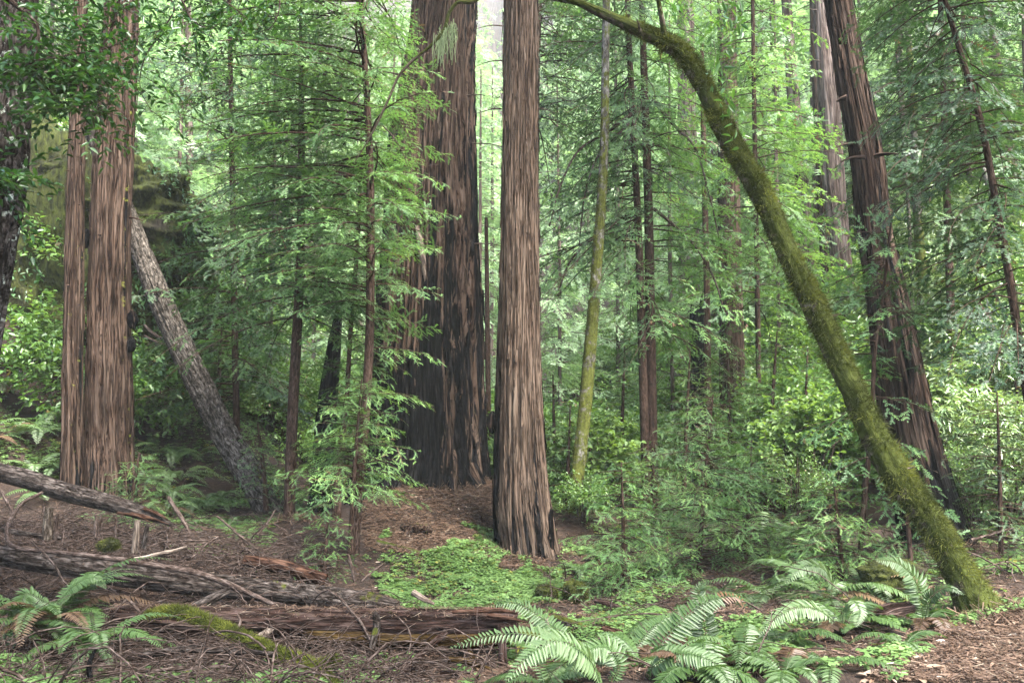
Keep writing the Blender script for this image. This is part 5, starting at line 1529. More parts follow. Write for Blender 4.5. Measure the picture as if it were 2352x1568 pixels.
# the log's hollow: leaning boards and splintered wood under its right end
LOGS = [
    ('fallen_log', 'rotten reddish log piece half buried left of the small feathery sapling', 'log', [(560, 1286, 9.9, 24), (640, 1300, 9.9, 30), (745, 1330, 9.9, 26)], 'red_rot', 81, .05),
    ('fallen_log', 'bleached branch lying on the mossy branch side of the long grey log', 'log', [(440, 1398, 7.9, 22), (480, 1378, 8.0, 22), (522, 1358, 8.1, 18)], 'log_grey', 82, .05),
    ('fallen_log', 'pale decayed log with a mossy top among the near ferns', 'log', [(1185, 1452, 7.2, 24), (1245, 1470, 7.1, 28), (1312, 1496, 6.9, 26)], 'log_grey', 83, .05),
    ('fallen_log', 'dark mossy log end running under the ferns right of the thick redwood log', 'log', [(1268, 1418, 8.0, 18), (1330, 1440, 7.8, 24), (1392, 1462, 7.6, 22)], 'log_grey', 84, .1),
    ('fallen_log', 'orange-brown barkless log running down among the near ferns', 'log', [(1388, 1452, 7.6, 30), (1450, 1474, 7.3, 38), (1530, 1512, 6.9, 34)], 'red_rot', 85, .04),
    ('fallen_log', 'distant grey log sloping up the bank behind the broad brown redwood', 'log', [(1715, 1046, 18.5, 12), (1760, 1032, 18.7, 13), (1815, 1012, 19, 12)], 'log_grey', 86, .05),
    ('fallen_log', 'short grey log behind the right foot of the straight redwood', 'log', [(1270, 1258, 13.4, 20), (1310, 1270, 13.3, 18), (1332, 1277, 13.2, 12)], 'log_grey', 87, .05),
    ('fallen_log', 'dark fallen limb among litter below the lowest sapling', 'log', [(1366, 1378, 8.9, 10), (1410, 1390, 8.8, 11), (1458, 1410, 8.7, 8)], 'log_red', 88, .02),
    ('fallen_log', 'dark log crossing behind the long grey log at the left edge', 'log', [(0, 1216, 9.6, 12), (60, 1226, 9.6, 12), (140, 1236, 9.6, 9)], 'log_grey', 89, .02),
    ('fallen_log', 'crumbling dark log chunk under the arched ferns left of the mossy trunk foot', 'log', [(1985, 1452, 6.9, 40), (2035, 1420, 7.0, 62), (2085, 1405, 7.1, 44)], 'log_red', 90, .10),
    ('rotten_stump', 'small orange rotten stump among the near ferns', 'stump', [(1556, 1516, 6.5, 60), (1558, 1496, 6.5, 54), (1560, 1478, 6.5, 40)], 'red_rot', 91, .08),
    ('rotten_stump', 'mossy dark stump left of the pale snag in the stick pile', 'stump', [(108, 1238, 9.3, 22), (110, 1200, 9.3, 20), (112, 1168, 9.3, 17)], 'bay', 92, .06),
    ('rotten_stump', 'lichen-grey broken stub standing before the thick redwood log', 'stump', [(846, 1520, 6.9, 13), (860, 1462, 6.95, 17), (866, 1440, 7.0, 18), (864, 1414, 7.0, 17)], 'log_grey', 93, .07),
    ('rotten_stump', 'pale barkless snag stub standing in the stick pile under the propped log', 'stump', [(310, 1268, 9.2, 16), (312, 1240, 9.2, 15), (316, 1198, 9.2, 14)], 'pale_wood', 94, .04),
    ('rotten_stump', 'dark mossy stub right beside the pale barkless one', 'stump', [(328, 1258, 9.25, 12), (333, 1236, 9.25, 11), (338, 1208, 9.25, 9)], 'log_grey', 95, .04),
    ('wood_post', 'upright split redwood post at the right end of the thick log', 'post', [(1160, 1600, 6.9, 24), (1156, 1530, 7.0, 22), (1152, 1440, 7.05, 18)], 'log_red', 96, .05),
    ('broken_board', 'leaning grey limb resting against the thick redwood log', 'branch', [(915, 1552, 6.4, 12), (968, 1500, 6.8, 15), (1022, 1452, 7.1, 14)], 'log_red', 97, .03),
    ('weathered_branch', 'smooth curved driftwood-like branch below the mossy one', 'branch', [(320, 1506, 6.3, 16), (380, 1496, 6.3, 15), (430, 1490, 6.3, 16), (520, 1494, 6.3, 15), (640, 1502, 6.25, 10)], 'log_grey', 98, .03),
    ('weathered_branch', 'long red-brown stick lowest in the stick pile', 'branch', [(300, 1542, 5.9, 8), (400, 1536, 5.9, 9), (500, 1530, 5.9, 8), (640, 1548, 5.9, 8), (760, 1560, 5.9, 6)], 'twig', 99, 0),
    ('weathered_branch', 'mossy root running down the litter mound under the slim stem', 'root', [(866, 1246, 11.6, 14), (910, 1256, 11.5, 11), (950, 1266, 11.4, 10), (985, 1276, 11.3, 6)], 'bay', 100, 0),
    ('weathered_branch', 'dark splinter lying on the sorrel near the foot of the mound', 'branch', [(966, 1358, 10.5, 8), (980, 1348, 10.5, 9), (998, 1336, 10.5, 8)], 'log_grey', 102, .02),
    ('weathered_branch', 'flaking board lying below the right end of the long grey log', 'branch', [(950, 1360, 9.3, 14), (972, 1374, 9.2, 12), (996, 1386, 9.2, 5)], 'pale_wood', 103, .02),
    ('wood_post', 'narrow pale splintered stake behind the near fern fronds', 'post', [(1262, 1470, 7.6, 9), (1258, 1440, 7.6, 10), (1254, 1420, 7.6, 9)], 'pale_wood', 104, .03),
    ('weathered_branch', 'dark curved stick standing out of the sorrel at the lower left', 'branch', [(208, 1560, 5.7, 12), (205, 1525, 5.75, 11), (214, 1500, 5.8, 7), (220, 1490, 5.8, 4)], 'char', 105, 0),
    ('broken_board', 'upper of the split slabs fanned inside the hollow under the thick log', 'board', [(1030, 1512, 6.9, 12), (1090, 1522, 6.9, 13), (1150, 1548, 6.9, 10)], 'rot', 106, .03),
    ('broken_board', 'lowest of the split slabs fanned inside the hollow under the thick log', 'board', [(1010, 1545, 6.5, 12), (1070, 1548, 6.5, 12), (1140, 1572, 6.5, 8)], 'log_red', 107, .03),
    ('broken_board', 'steep split slab leaning inside the hollow under the thick log', 'board', [(1128, 1590, 6.9, 12), (1100, 1540, 7.0, 13), (1078, 1490, 7.05, 10)], 'rot', 108, .03),
]
for nm, lab, ct, rows, mt, sd, rg in LOGS:
    mo = topmoss(0.75, 0.1, 0.8) if any(w in lab for w in ('mossy top', 'dark mossy log', 'mossy dark stump', 'mossy root', 'lichen-grey', 'dark mossy stub')) else None
    log(nm, lab, ct, rows, M[mt], 26, 60, ridges(0.16, 16, 0.15, None, sd), mo, 0.45 if nm == 'rotten_stump' and mt == 'redwood_dark' else None, None, sd, rg)

# pale broken plank
g = Geo()
a, b = at(588, 1466, 6.7), at(627, 1442, 6.75)
d = unit(b - a); sd = unit(np.cross(d, np.array([0, -.7, .7]))); up = np.cross(sd, d)
prof = np.array([[-.5, -.5], [.5, -.5], [.5, .5], [-.5, .5]])
V = []
for f, w, h in [(0, .045, .02), (.3, .05, .022), (.75, .048, .02), (1.0, .02, .012)]:
    c = a + (b - a) * f
    for u, v in prof: V.append(c + sd * (u * w * (1 + .15 * u)) + up * v * h + d * (.02 * u if f in (0, 1.0) else 0))
Q = [[4 * i + j, 4 * i + (j + 1) % 4, 4 * i + 4 + (j + 1) % 4, 4 * i + 4 + j] for i in range(3) for j in range(4)] + [[3, 2, 1, 0], [12, 13, 14, 15]]
g.add(V, quads=Q)
solid('broken_plank', g, M['pale_wood'], 'pale freshly split plank resting against the mossy branch', 'plank', origin=tuple(a), smooth=False)

# larger loose sticks, each its own thing
STK = [
    ('long thin bare branch curving down and lying across the long grey log', [(99, 1134, 9.8, 8), (52, 1160, 9.4, 8), (34, 1182, 9.2, 9), (17, 1224, 8.6, 9), (31, 1250, 8.3, 10), (136, 1264, 8.3, 11), (324, 1292, 8.4, 14), (477, 1327, 8.6, 14), (560, 1356, 8.6, 12), (640, 1390, 8.5, 9)]),
    ('reddish stick slanting up at the far left under the propped log', [(0, 1122, 9.8, 7), (18, 1155, 9.7, 8), (34, 1188, 9.6, 6)]),
    ('pale upright stick, left one standing under the propped log', [(127, 1240, 9.3, 8), (129, 1212, 9.3, 8), (133, 1178, 9.3, 7)]),
    ('first of the two close upright sticks under the middle of the propped log', [(219, 1232, 9.7, 7), (220, 1205, 9.7, 7), (221, 1182, 9.7, 6)]),
    ('second of the two close upright sticks under the middle of the propped log', [(227, 1228, 9.7, 5), (230, 1205, 9.7, 5), (231, 1182, 9.7, 5)]),
    ('short reddish upright stick under the splintered end of the propped log', [(265, 1232, 9.8, 5), (266, 1210, 9.8, 5), (266, 1188, 9.8, 5)]),
    ('thick pale stick lying above the long grey log', [(306, 1284, 8.8, 7), (360, 1272, 8.9, 10), (430, 1257, 9.0, 8)]),
    ('leaning dark stick by the fern slope right of the splintered log end', [(386, 1142, 11.6, 10), (412, 1180, 11.4, 10), (440, 1226, 11.2, 9)]),
    ('thin reddish stick slanting down through the brush right of the pale snag stub', [(498, 1184, 10.6, 5), (540, 1220, 10.4, 6), (590, 1260, 10.2, 5)]),
    ('forked thin stick propped against the leaning grey trunk', [(590, 1228, 11.2, 5), (615, 1200, 11.3, 5), (632, 1170, 11.4, 4)]),
    ('pale branching stick above the rotten reddish log piece', [(440, 1282, 9.6, 4), (470, 1252, 9.7, 5), (502, 1232, 9.8, 4)]),
    ('short reddish stick standing up beside the small feathery sapling', [(816, 1336, 9.6, 9), (808, 1305, 9.6, 8), (799, 1272, 9.6, 7)]),
    ('thin pale twig slanting beside the short standing stick', [(830, 1335, 9.6, 4), (855, 1312, 9.7, 4), (884, 1292, 9.8, 3)]),
    ('curved bare stick lying over the left part of the long log towards the ferns', [(70, 1240, 8.2, 4), (115, 1285, 8.1, 5), (140, 1325, 8.0, 5), (165, 1354, 7.9, 4)]),
    ('thin arching twig over the mossy branch', [(460, 1462, 6.5, 4), (520, 1448, 6.4, 5), (570, 1458, 6.3, 5), (612, 1490, 6.2, 4)]),
    ('thin pale stick rising in front of the thick redwood log', [(938, 1505, 6.9, 3), (944, 1460, 6.95, 4), (930, 1432, 7.0, 4), (910, 1415, 7.1, 3)]),
    ('small dark stub stick near the pale plank', [(548, 1440, 6.7, 6), (552, 1424, 6.75, 7), (545, 1412, 6.8, 5)]),
    ('short pale standing stick on the litter beyond the near ferns', [(1422, 1432, 8.2, 5), (1419, 1418, 8.2, 6), (1416, 1410, 8.2, 5)]),
    ('dark stick lying over the dark mossy log end among the ferns', [(1300, 1486, 7.2, 5), (1340, 1478, 7.2, 6), (1392, 1462, 7.2, 5)]),
    ('thin dark stick pointing down-right in the middle of the pile', [(300, 1380, 7.6, 8), (318, 1402, 7.5, 8), (328, 1420, 7.4, 6)]),
    ('bare dead branch lying right of the black redwood foot', [(2230, 1240, 9.3, 7), (2270, 1228, 9.4, 7), (2330, 1212, 9.5, 5)]),
    ('pale twig lying at the edge of the path', [(2072, 1546, 5.45, 3), (2085, 1518, 5.6, 3), (2100, 1495, 5.8, 3)]),
    ('thin bent twig on the path edge below the mossy trunk foot', [(2140, 1460, 6.1, 3), (2172, 1446, 6.2, 4), (2206, 1440, 6.3, 3)]),
    ('dead branch sloping behind the leaning grey trunk on the left slope', [(330, 748, 16.2, 7), (380, 785, 16.2, 8), (440, 828, 16.2, 7)]),
    ('lower dead branch on the left slope beside the leaning grey trunk', [(330, 770, 16, 6), (395, 800, 16, 6), (470, 838, 16, 5)]),
]
for k, (lab, rows) in enumerate(STK):
    g = Geo()
    P = spline(trace(rows), 40)
    P[:, :3] += (np.stack([fbm(np.linspace(0, 5, 40), k, c, 2, 17) for c in range(3)], 1) - 0.5) * 0.05 * min(1.0, 0.6 * np.linalg.norm(P[-1, :3] - P[0, :3]))
    tube(g, P, 8, ridges(0.10, 20, .6, None, k), seed=k)
    solid('fallen_stick', g, M['pale_wood'] if 'thick pale' in lab or 'short pale' in lab else M['twig'], lab, 'stick', 'loose sticks on the forest floor', origin=tuple(P[0][:3]))

# root mound on the right
rm = thing('root_mound', tuple(at(1810, 1210, 13.5)), 'reddish root-bound earth mound with a dark hollow behind the ferns', 'root mound')
g, V = rockmass(at(1808, 1192, 13.6), (0.42, 0.40, 0.26), 12, 40)
part(rm, 'earth', g, M['red_rot'])
g = Geo()
th = np.linspace(0, math.pi, 20)
arch = np.stack([at(1830 + 32 * math.cos(a), 1222 - 40 * math.sin(a), 13.15) for a in th])
tube(g, np.column_stack([arch, np.full(20, 0.045)]), 10, ridges(0.2, 12), burn=0.8)
part(rm, 'hollow_rim', g, M['char'])
g, V = rockmass(at(1830, 1212, 13.3), (0.19, 0.13, 0.22), 14, 30)
part(rm, 'hollow', g, M['char'])  # solid black lump: the hollow's shade put in as dark colour

# mossy stones or root knobs
for px, py, Y, r, sd, lab in [(1322, 1366, 9.5, (.13, .12, .16), 3, 'mossy root knob on the litter bank below the saplings'),
                              (1256, 1360, 9.7, (.11, .12, .07), 4, 'low mossy lump in the sorrel left of the mossy root knob'),
                              (958, 1225, 12.1, (.20, .18, .13), 5, 'dark gnarled root burl in the middle of the litter mound'),
                              (250, 1250, 9.2, (.09, .08, .05), 6, 'yellow-green mossy lump in the stick pile left of the pale snag'),
                              (2052, 1322, 8.2, (.24, .2, .13), 8, 'yellow mossy mound behind the arched ferns')]:
    g, V = rockmass(at(px, py, Y), r, sd, 28)
    t = thing('mossy_lump', tuple(at(px, py, Y)), lab, 'mound')
    part(t, 'body', g, M['redwood_dark'] if 'burl' in lab else M['rock'])
    part(t, 'moss', fuzz(V, 500 if 'burl' in lab else 2200, 0.03, 0.006, sd, lambda p, n, r: n[:, 2] > -0.2), M['moss'])

# ------------------------------------------------------------------ ferns
FG = 'sword ferns'


def fern(label, base, L, n, seed, plen=0.10, npair=34, mat='fern', az=None, arch=0.55, rise=0.6, rvb=0.55, dead=0.2, droop=1.0, name='sword_fern', group=FG, heroes=()):
    r = np.random.default_rng(seed)
    t = thing(name, tuple(base), label, 'fern', group)
    for k in range(n):
        a = (k + r.random() * 1.6) / n * 6.283 if az is None else az[0] + (r.random() - .5) * az[1]
        l = L * (0.55 + 0.6 * r.random())
        rs = rise * (0.7 + 0.5 * r.random())
        tt_ = np.linspace(0, 1, 9)
        h = np.array([math.cos(a), math.sin(a), 0])
        cv = np.array([-h[1], h[0], 0]) * r.normal(0, 0.12)
        P = np.asarray(base) + h * (l * 0.85 * tt_ ** 1.15)[:, None] + Z3 * (l * (rs * 1.5 * tt_ - arch * 1.5 * droop * tt_ ** 2))[:, None] + cv * (l * tt_ ** 2)[:, None]
        g = Geo()
        dd = r.random() < dead
        frond(g, P, Z3 + h * 0.2, plen * (0.85 + .3 * r.random()) * min(1.2, l / L + .1), npair, seed * 31 + k, np.clip(rvb + r.normal(0, 0.12), .1, .95))
        part(t, 'frond', g, M['fern_dead'] if dd else M[mat], attrs=('rv',), label='dead brown frond' if dd else None)
    for k, (rows, pl_, rv_, td) in enumerate(heroes):
        P = np.array([at(*q) for q in rows])
        g = Geo()
        frond(g, P, unit(np.array([0, -0.6, 0.8])), pl_, npair + 6, seed * 77 + k, rv_, tipdead=td)
        part(t, 'frond', g, M[mat], attrs=('rv',))
    return t


def fb(px, Y, dz=0.0):
    p = gpt(px, 900, Y)
    p[2] += dz
    return p


fern('large near sword fern with a pale frond stretching left over the log end', fb(1345, 5.6), 0.55, 7, 1, 0.115, rvb=0.72, heroes=[
    ([(1345, 1568, 5.5), (1310, 1500, 5.4), (1250, 1462, 5.3), (1150, 1455, 5.3), (1030, 1488, 5.3)], 0.10, 0.92, 0),
    ([(1390, 1590, 5.2), (1340, 1500, 5.0), (1280, 1470, 4.9), (1220, 1500, 4.8), (1160, 1566, 4.7)], 0.135, 0.95, 0),
    ([(1330, 1540, 5.8), (1290, 1460, 5.9), (1240, 1415, 6.0), (1180, 1384, 6.0), (1110, 1392, 6.0)], 0.10, 0.55, 0.1),
    ([(1400, 1580, 5.2), (1420, 1520, 5.2), (1400, 1490, 5.2), (1340, 1500, 5.1), (1300, 1560, 5.0)], 0.12, .8, 0)])
fern('tall near sword fern whose long frond arches right to a curled brown tip', fb(1470, 5.6), 0.52, 7, 2, 0.11, rvb=0.66, heroes=[
    ([(1455, 1568, 5.6), (1510, 1490, 5.7), (1570, 1420, 5.8), (1640, 1376, 5.9), (1700, 1376, 6.0), (1722, 1420, 6.0)], 0.12, 0.42, 0.28),
    ([(1420, 1560, 5.7), (1460, 1490, 5.8), (1500, 1440, 5.9), (1540, 1415, 6.0), (1590, 1420, 6.0)], 0.10, 0.75, 0),
    ([(1480, 1570, 5.3), (1500, 1530, 5.2), (1560, 1500, 5.1), (1640, 1520, 5.0), (1700, 1568, 4.9)], 0.12, 0.8, 0)])
fern('upright narrow sword fern standing between the curled brown tip and the dell', fb(1620, 6.0), 0.48, 7, 3, 0.095, rvb=0.5, heroes=[
    ([(1628, 1530, 6.0), (1622, 1470, 6.0), (1614, 1400, 6.0), (1606, 1350, 6.0), (1625, 1330, 6.0)], 0.12, 0.45, 0)])
fern('sword fern at the bottom edge with low pale fronds right of centre', fb(1600, 5.1), 0.5, 8, 4, 0.105, rvb=.6)
fern('sword fern at the bottom edge with one broad pale frond toward the path', fb(1790, 5.2), 0.5, 8, 5, 0.105, rvb=.58)
fern('yellow-green sword fern left of the path, holding low drooping fronds', fb(1780, 6.3), 0.55, 9, 6, 0.10, rvb=.5)
fern('sword fern with broad pale arching fronds in front of the rotten stump', fb(1930, 6.6), 0.55, 8, 7, 0.11, rvb=.65, heroes=[
    ([(1930, 1440, 6.5), (1880, 1400, 6.4), (1830, 1395, 6.3), (1780, 1420, 6.2), (1740, 1460, 6.1)], 0.11, 0.95, 0),
    ([(1935, 1440, 6.5), (1940, 1395, 6.4), (1960, 1378, 6.3), (1975, 1400, 6.2), (1965, 1440, 6.1)], 0.10, 0.95, 0)])
fern('tall sword fern arching against the mossy trunk foot', fb(2105, 6.6), 0.55, 7, 8, 0.10, rvb=0.45, heroes=[
    ([(2120, 1430, 6.5), (2115, 1370, 6.5), (2095, 1320, 6.5), (2060, 1292, 6.5), (2010, 1285, 6.5)], 0.14, 0.6, 0),
    ([(2125, 1420, 6.4), (2140, 1370, 6.3), (2180, 1348, 6.2), (2215, 1365, 6.1)], 0.08, 0.3, 0)])
fern('sword fern with a fan of pale fronds in the dell below the root mound', fb(1890, 8.0), 0.85, 11, 9, 0.12, rvb=0.8, heroes=[
    ([(1905, 1400, 7.8), (1910, 1340, 7.7), (1890, 1305, 7.6), (1850, 1300, 7.5), (1800, 1340, 7.4)], 0.14, 0.95, 0)])
fern('large sword fern clump at the lower left in front of the long grey log', fb(120, 6.9, .12), 0.95, 26, 10, 0.105, rvb=0.6, rise=0.8, az=(-0.9, 4.6), heroes=[
    ([(120, 1390, 6.9), (60, 1365, 6.8), (50, 1400, 6.7), (55, 1450, 6.6)], 0.12, 0.7, 0),
    ([(130, 1385, 6.9), (170, 1345, 6.9), (215, 1325, 6.9), (245, 1350, 6.9)], 0.09, 0.6, 0)])
fern('smaller sword fern at the left edge beside the large clump', fb(20, 7.1, .1), 0.8, 13, 11, 0.10, rvb=0.5)
fern('drooping sword fern just right of the large lower left clump', fb(235, 6.6, .1), 0.7, 13, 12, 0.09, rvb=0.55)
small = [
    ('pale fern behind the propped log at the left edge', 30, 14.0, 0.95, .85), ('pale fern between the left edge and the slim left redwood', 95, 13.6, 1.0, .9), ('fern low behind the propped log, left of the slim redwood', 110, 12.4, 0.75, .75),
    ('bright fern right of the redwood pair on the slope', 345, 14.2, 0.95, .9), ('yellow-green fern higher on the slope under the leaning grey trunk', 420, 14.8, 0.9, .95), ('fern on the slope midway to the leaning trunk foot', 400, 13.4, 0.8, .8),
    ('fern close to the foot of the leaning grey trunk', 530, 12.2, 0.5, .65), ('fern below the leaning grey trunk, near the forked stick', 575, 11.6, 0.42, .6), ('fern right of the splintered log end', 420, 12.0, 0.7, .7),
    ('shaded fern on the bank under the rock ledge', 330, 16.2, 0.8, .7), ('shaded fern clinging low on the rock face', 60, 16.0, 0.9, .5), ('fern hanging on the rock left of the slim redwood', 120, 16.2, 0.9, .45),
    ('pale fern behind the bare reddish stem', 705, 13.6, 0.75, .9), ('fern in the dell left of the root mound', 1745, 11.5, 0.85, .85), ('bright fern in front of the dark root hollow', 1800, 12.4, 0.8, .75),
    ('fern in the middle of the sunny dell', 1840, 9.6, 0.85, .9), ('fern at the far side of the sunny dell', 1900, 10.6, 0.85, .85), ('fern in the dell beside the tallest bushy sapling', 1760, 8.6, 0.8, .85),
    ('fern between the dell and the flat-layered sapling', 1985, 8.3, 0.7, .7), ('small fern on the sorrel above the thick log', 985, 9.4, 0.35, .7), ('small pale fern by the right end of the long grey log', 1055, 9.3, 0.38, .8),
    ('small fern in the bark litter left of the path edge', 2060, 5.9, 0.42, .6), ('low fern under the tallest bushy sapling', 1640, 8.6, 0.6, .7), ('low fern left of the curled brown tip', 1540, 7.2, 0.55, .6),
    ('yellowing fern at the bottom edge near the path', 1900, 5.3, 0.45, .4), ('fern at the bottom edge under the large near one', 1250, 5.2, 0.5, .7), ('fern between the two low pale ones at the bottom', 1700, 5.6, 0.55, .7),
    ('pale fern at the left edge just behind the propped log, first of a row', -15, 12.9, 0.85, .8), ('pale fern just behind the propped log, second of a row from the left edge', 35, 13.2, 0.85, .85), ('pale fern just behind the propped log, third of a row from the left edge', 85, 12.9, 0.8, .85), ('pale fern just left of the slim redwood foot, end of the row', 128, 13.1, 0.75, .8),
    ('shaded fern on the dark bank at the left edge, lower one', -10, 15.0, 0.9, .4), ('shaded fern on the dark bank at the left edge, upper one', 10, 16.2, 0.9, .35), ('dim fern high on the bank between left edge and slim redwood', 75, 16.8, 0.9, .4),
    ('dim fern on the bank just left of the slim redwood stem', 130, 15.2, 0.85, .55), ('sunlit fern on the slope right under the yellow-green bush', 365, 15.4, 0.85, .9), ('sunlit fern on the slope beside the leaning trunk, upper one', 455, 15.6, 0.8, .85), ('fern on the slope right of the leaning grey trunk', 590, 15.0, 0.8, .6),
    ('ochre fern on the slope between the redwood pair and leaning trunk', 460, 13.2, 0.75, .3), ('fern nearest the right side of the thick left redwood', 320, 13.3, 0.8, .9),
    ('slope fern in front of the leaning trunk, a little above its foot', 490, 13.6, 0.65, .85), ('slope fern midway between thick redwood and leaning trunk, lower one', 385, 12.6, 0.7, .9), ('slope fern midway between thick redwood and leaning trunk, upper one', 400, 15.4, 0.8, .95),
    ('slope fern hard against the left of the leaning trunk', 510, 14.6, 0.65, .8), ('small fern on bare litter just right of the straight redwood', 1330, 11.2, 0.4, .75), ('small fern below the low bush right of the straight redwood', 1380, 12.0, 0.5, .8),
    ('fern under the overhang, beside the yellow-green bush', 380, 16.4, 0.8, .8),
]
for k, (lab, px, Y, L, rv) in enumerate(small):
    fern(lab, fb(px, Y), L, 10 if Y > 9 else 9, 40 + k, 0.11 * L + 0.02, 22, rvb=rv, dead=0.08, name='fern')

# ------------------------------------------------------------------ ground cover and litter
def ground_spots(quads, seed):
    X, Y = [], []
    for k, (q, n) in enumerate(quads):
        a, b = pix_area(q, n, seed + k)
        X.append(a); Y.append(b)
    return np.concatenate(X), np.concatenate(Y)


def sorrel(quads, seed, size=0.037):
    r = np.random.default_rng(seed)
    x, y = ground_spots(quads, seed)
    keep = fbm(x * 1.6, y * 1.6, 7, 3, 5) + r.random(len(x)) * 0.22 > 0.57
    x, y = x[keep], y[keep]
    z = height(x, y) + 0.015 + 0.05 * r.random(len(x))
    n = len(x)
    g = Geo()
    a0 = r.random(n) * 6.283
    sz = size * (0.6 + 0.8 * r.random(n))
    rv = np.clip(0.5 + (fbm(x * 2, y * 2, 1, 3, 8) - 0.5) * 1.3 + r.normal(0, 0.17, n), 0.03, 1)
    rv = np.where(r.random(n) < 0.015, 0.0, rv)
    tl = r.normal(0, 0.22, (n, 2))
    for k in range(3):
        a = a0 + k * 2.094
        c, s = np.cos(a), np.sin(a)
        # heart shaped leaflet: stem end, two lobes, notch
        loc = np.array([[0.1, 0, 0], [0.75, 0.52, -0.10], [1.08, 0.36, -0.2], [0.88, 0, -0.06], [1.08, -0.36, -0.2], [0.75, -0.52, -0.10]])
        X = loc[None, :, 0] * c[:, None] - loc[None, :, 1] * s[:, None]
        Y = loc[None, :, 0] * s[:, None] + loc[None, :, 1] * c[:, None]
        Z = np.broadcast_to(loc[None, :, 2], X.shape) + X * tl[:, :1] + Y * tl[:, 1:]
        V = np.stack([x[:, None] + X * sz[:, None], y[:, None] + Y * sz[:, None], z[:, None] + Z * sz[:, None]], -1)
        base = 6 * np.arange(n)[:, None, None]
        g.add(V.reshape(-1, 3), quads=(np.array([[0, 1, 2, 3], [0, 3, 4, 5]])[None] + base).reshape(-1, 4), rv=np.repeat(rv, 6))
    # stalks
    V = np.stack([np.stack([x - .0015, y, z], 1), np.stack([x + .0015, y, z], 1), np.stack([x, y, z - 0.08], 1)], 1)
    g.add(V.reshape(-1, 3), np.arange(3 * n).reshape(-1, 3), rv=np.repeat(rv * .5 + .05, 3))
    return g


g = sorrel([
    ([(850, 11.2), (1230, 10.4), (1200, 12.6), (900, 12.4)], 6500), ([(900, 9.6), (1300, 9.2), (1290, 11.2), (830, 11.4)], 6500),
    ([(1150, 7.0), (1560, 7.0), (1500, 9.2), (1130, 9.0)], 2600), ([(0, 5.2), (640, 5.2), (560, 6.8), (0, 6.4)], 3400), ([(560, 5.6), (1120, 5.4), (1060, 7.2), (620, 7.2)], 2800),
    ([(1560, 5.0), (2060, 5.0), (2060, 7.0), (1560, 7.2)], 4200), ([(2000, 6.2), (2352, 6.55), (2380, 8.6), (2040, 8.6)], 2800), ([(300, 12), (700, 12), (700, 15.5), (300, 15.5)], 3800), ([(330, 15.5), (700, 15.5), (640, 19), (330, 18)], 2600),
    ([(1250, 9.4), (1600, 9.0), (1500, 12.5), (1290, 12.5)], 1800), ([(1250, 12.0), (1450, 12.0), (1500, 15.5), (1260, 15.5)], 1500), ([(0, 12.6), (160, 12.8), (160, 15), (0, 15)], 1250), ([(380, 10.4), (640, 10.6), (640, 12.4), (380, 12.4)], 1500), ([(1800, 8), (2352, 8.6), (2352, 11), (1700, 11)], 2500), ([(2040, 5.4), (2110, 5.7), (2170, 6.3), (2040, 6.5)], 260),
], 600)
solid('sorrel_ground_cover', g, M['sorrel'], 'redwood sorrel carpeting the mound and floor', None, kind='stuff', attrs=('rv',), smooth=False)

g = Geo()
x, y = ground_spots([([(850, 11.4), (1260, 11.0), (1200, 14.4), (800, 14.2)], 42000), ([(-50, 5.2), (1200, 5.2), (1250, 9.6), (-50, 9.4)], 26000), ([(-50, 9.0), (1250, 9.5), (1000, 12.4), (-50, 12.6)], 15000),
                     ([(1200, 5.2), (2100, 5.2), (1900, 10), (1200, 11.5)], 22000), ([(1230, 11), (1500, 11), (1500, 15), (1250, 15)], 6000), ([(1980, 5.0), (2420, 5.0), (2420, 7.0), (2080, 6.6)], 16000), ([(2040, 6.6), (2400, 6.8), (2400, 11), (2000, 11)], 6000), ([(300, 12.4), (700, 12.4), (800, 19), (300, 18)], 7000)], 700)
rr = np.random.default_rng(701)
k = len(x)
litter_sticks(g, x, y, 0.008 + 0.03 * rr.random(k), 0.04 + 0.12 * rr.random(k) ** 2, 0.005 + 0.007 * rr.random(k), 702, 0.5, 0.18)
# duff piled against the trunk feet
for cx, cy, r0, a_ in DUFF:
    n = int(500 + 900 * r0)
    aa, rd = rr.random(n) * 6.283, r0 * 0.9 + 0.32 * rr.random(n) ** 1.5
    litter_sticks(g, cx + rd * np.cos(aa), cy + rd * np.sin(aa), 0.02 + 0.05 * rr.random(n), 0.06 + 0.18 * rr.random(n), 0.006 + 0.006 * rr.random(n), 709, 0.5, 0.6)
# litter caught on the logs
for V, n in ((l3V, 1600), (l2V, 500)):
    i, j = rr.integers(0, V.shape[0], n * 3), rr.integers(0, V.shape[1], n * 3)
    p = V[i, j]
    c = V.mean(1)[i]
    ok = (p - c)[:, 2] > 0.45 * np.linalg.norm(p - c, axis=1)
    p = p[ok][:n]
    litter_sticks(g, p[:, 0], p[:, 1], 0.012, 0.04 + 0.09 * rr.random(len(p)), np.full(len(p), 0.006), 703, 0.6, 0.3, hfn=p[:, 2])
solid('needle_litter', g, M['litter'], 'reddish fallen redwood needles and bark scraps', None, kind='stuff', attrs=('rv',), smooth=False)

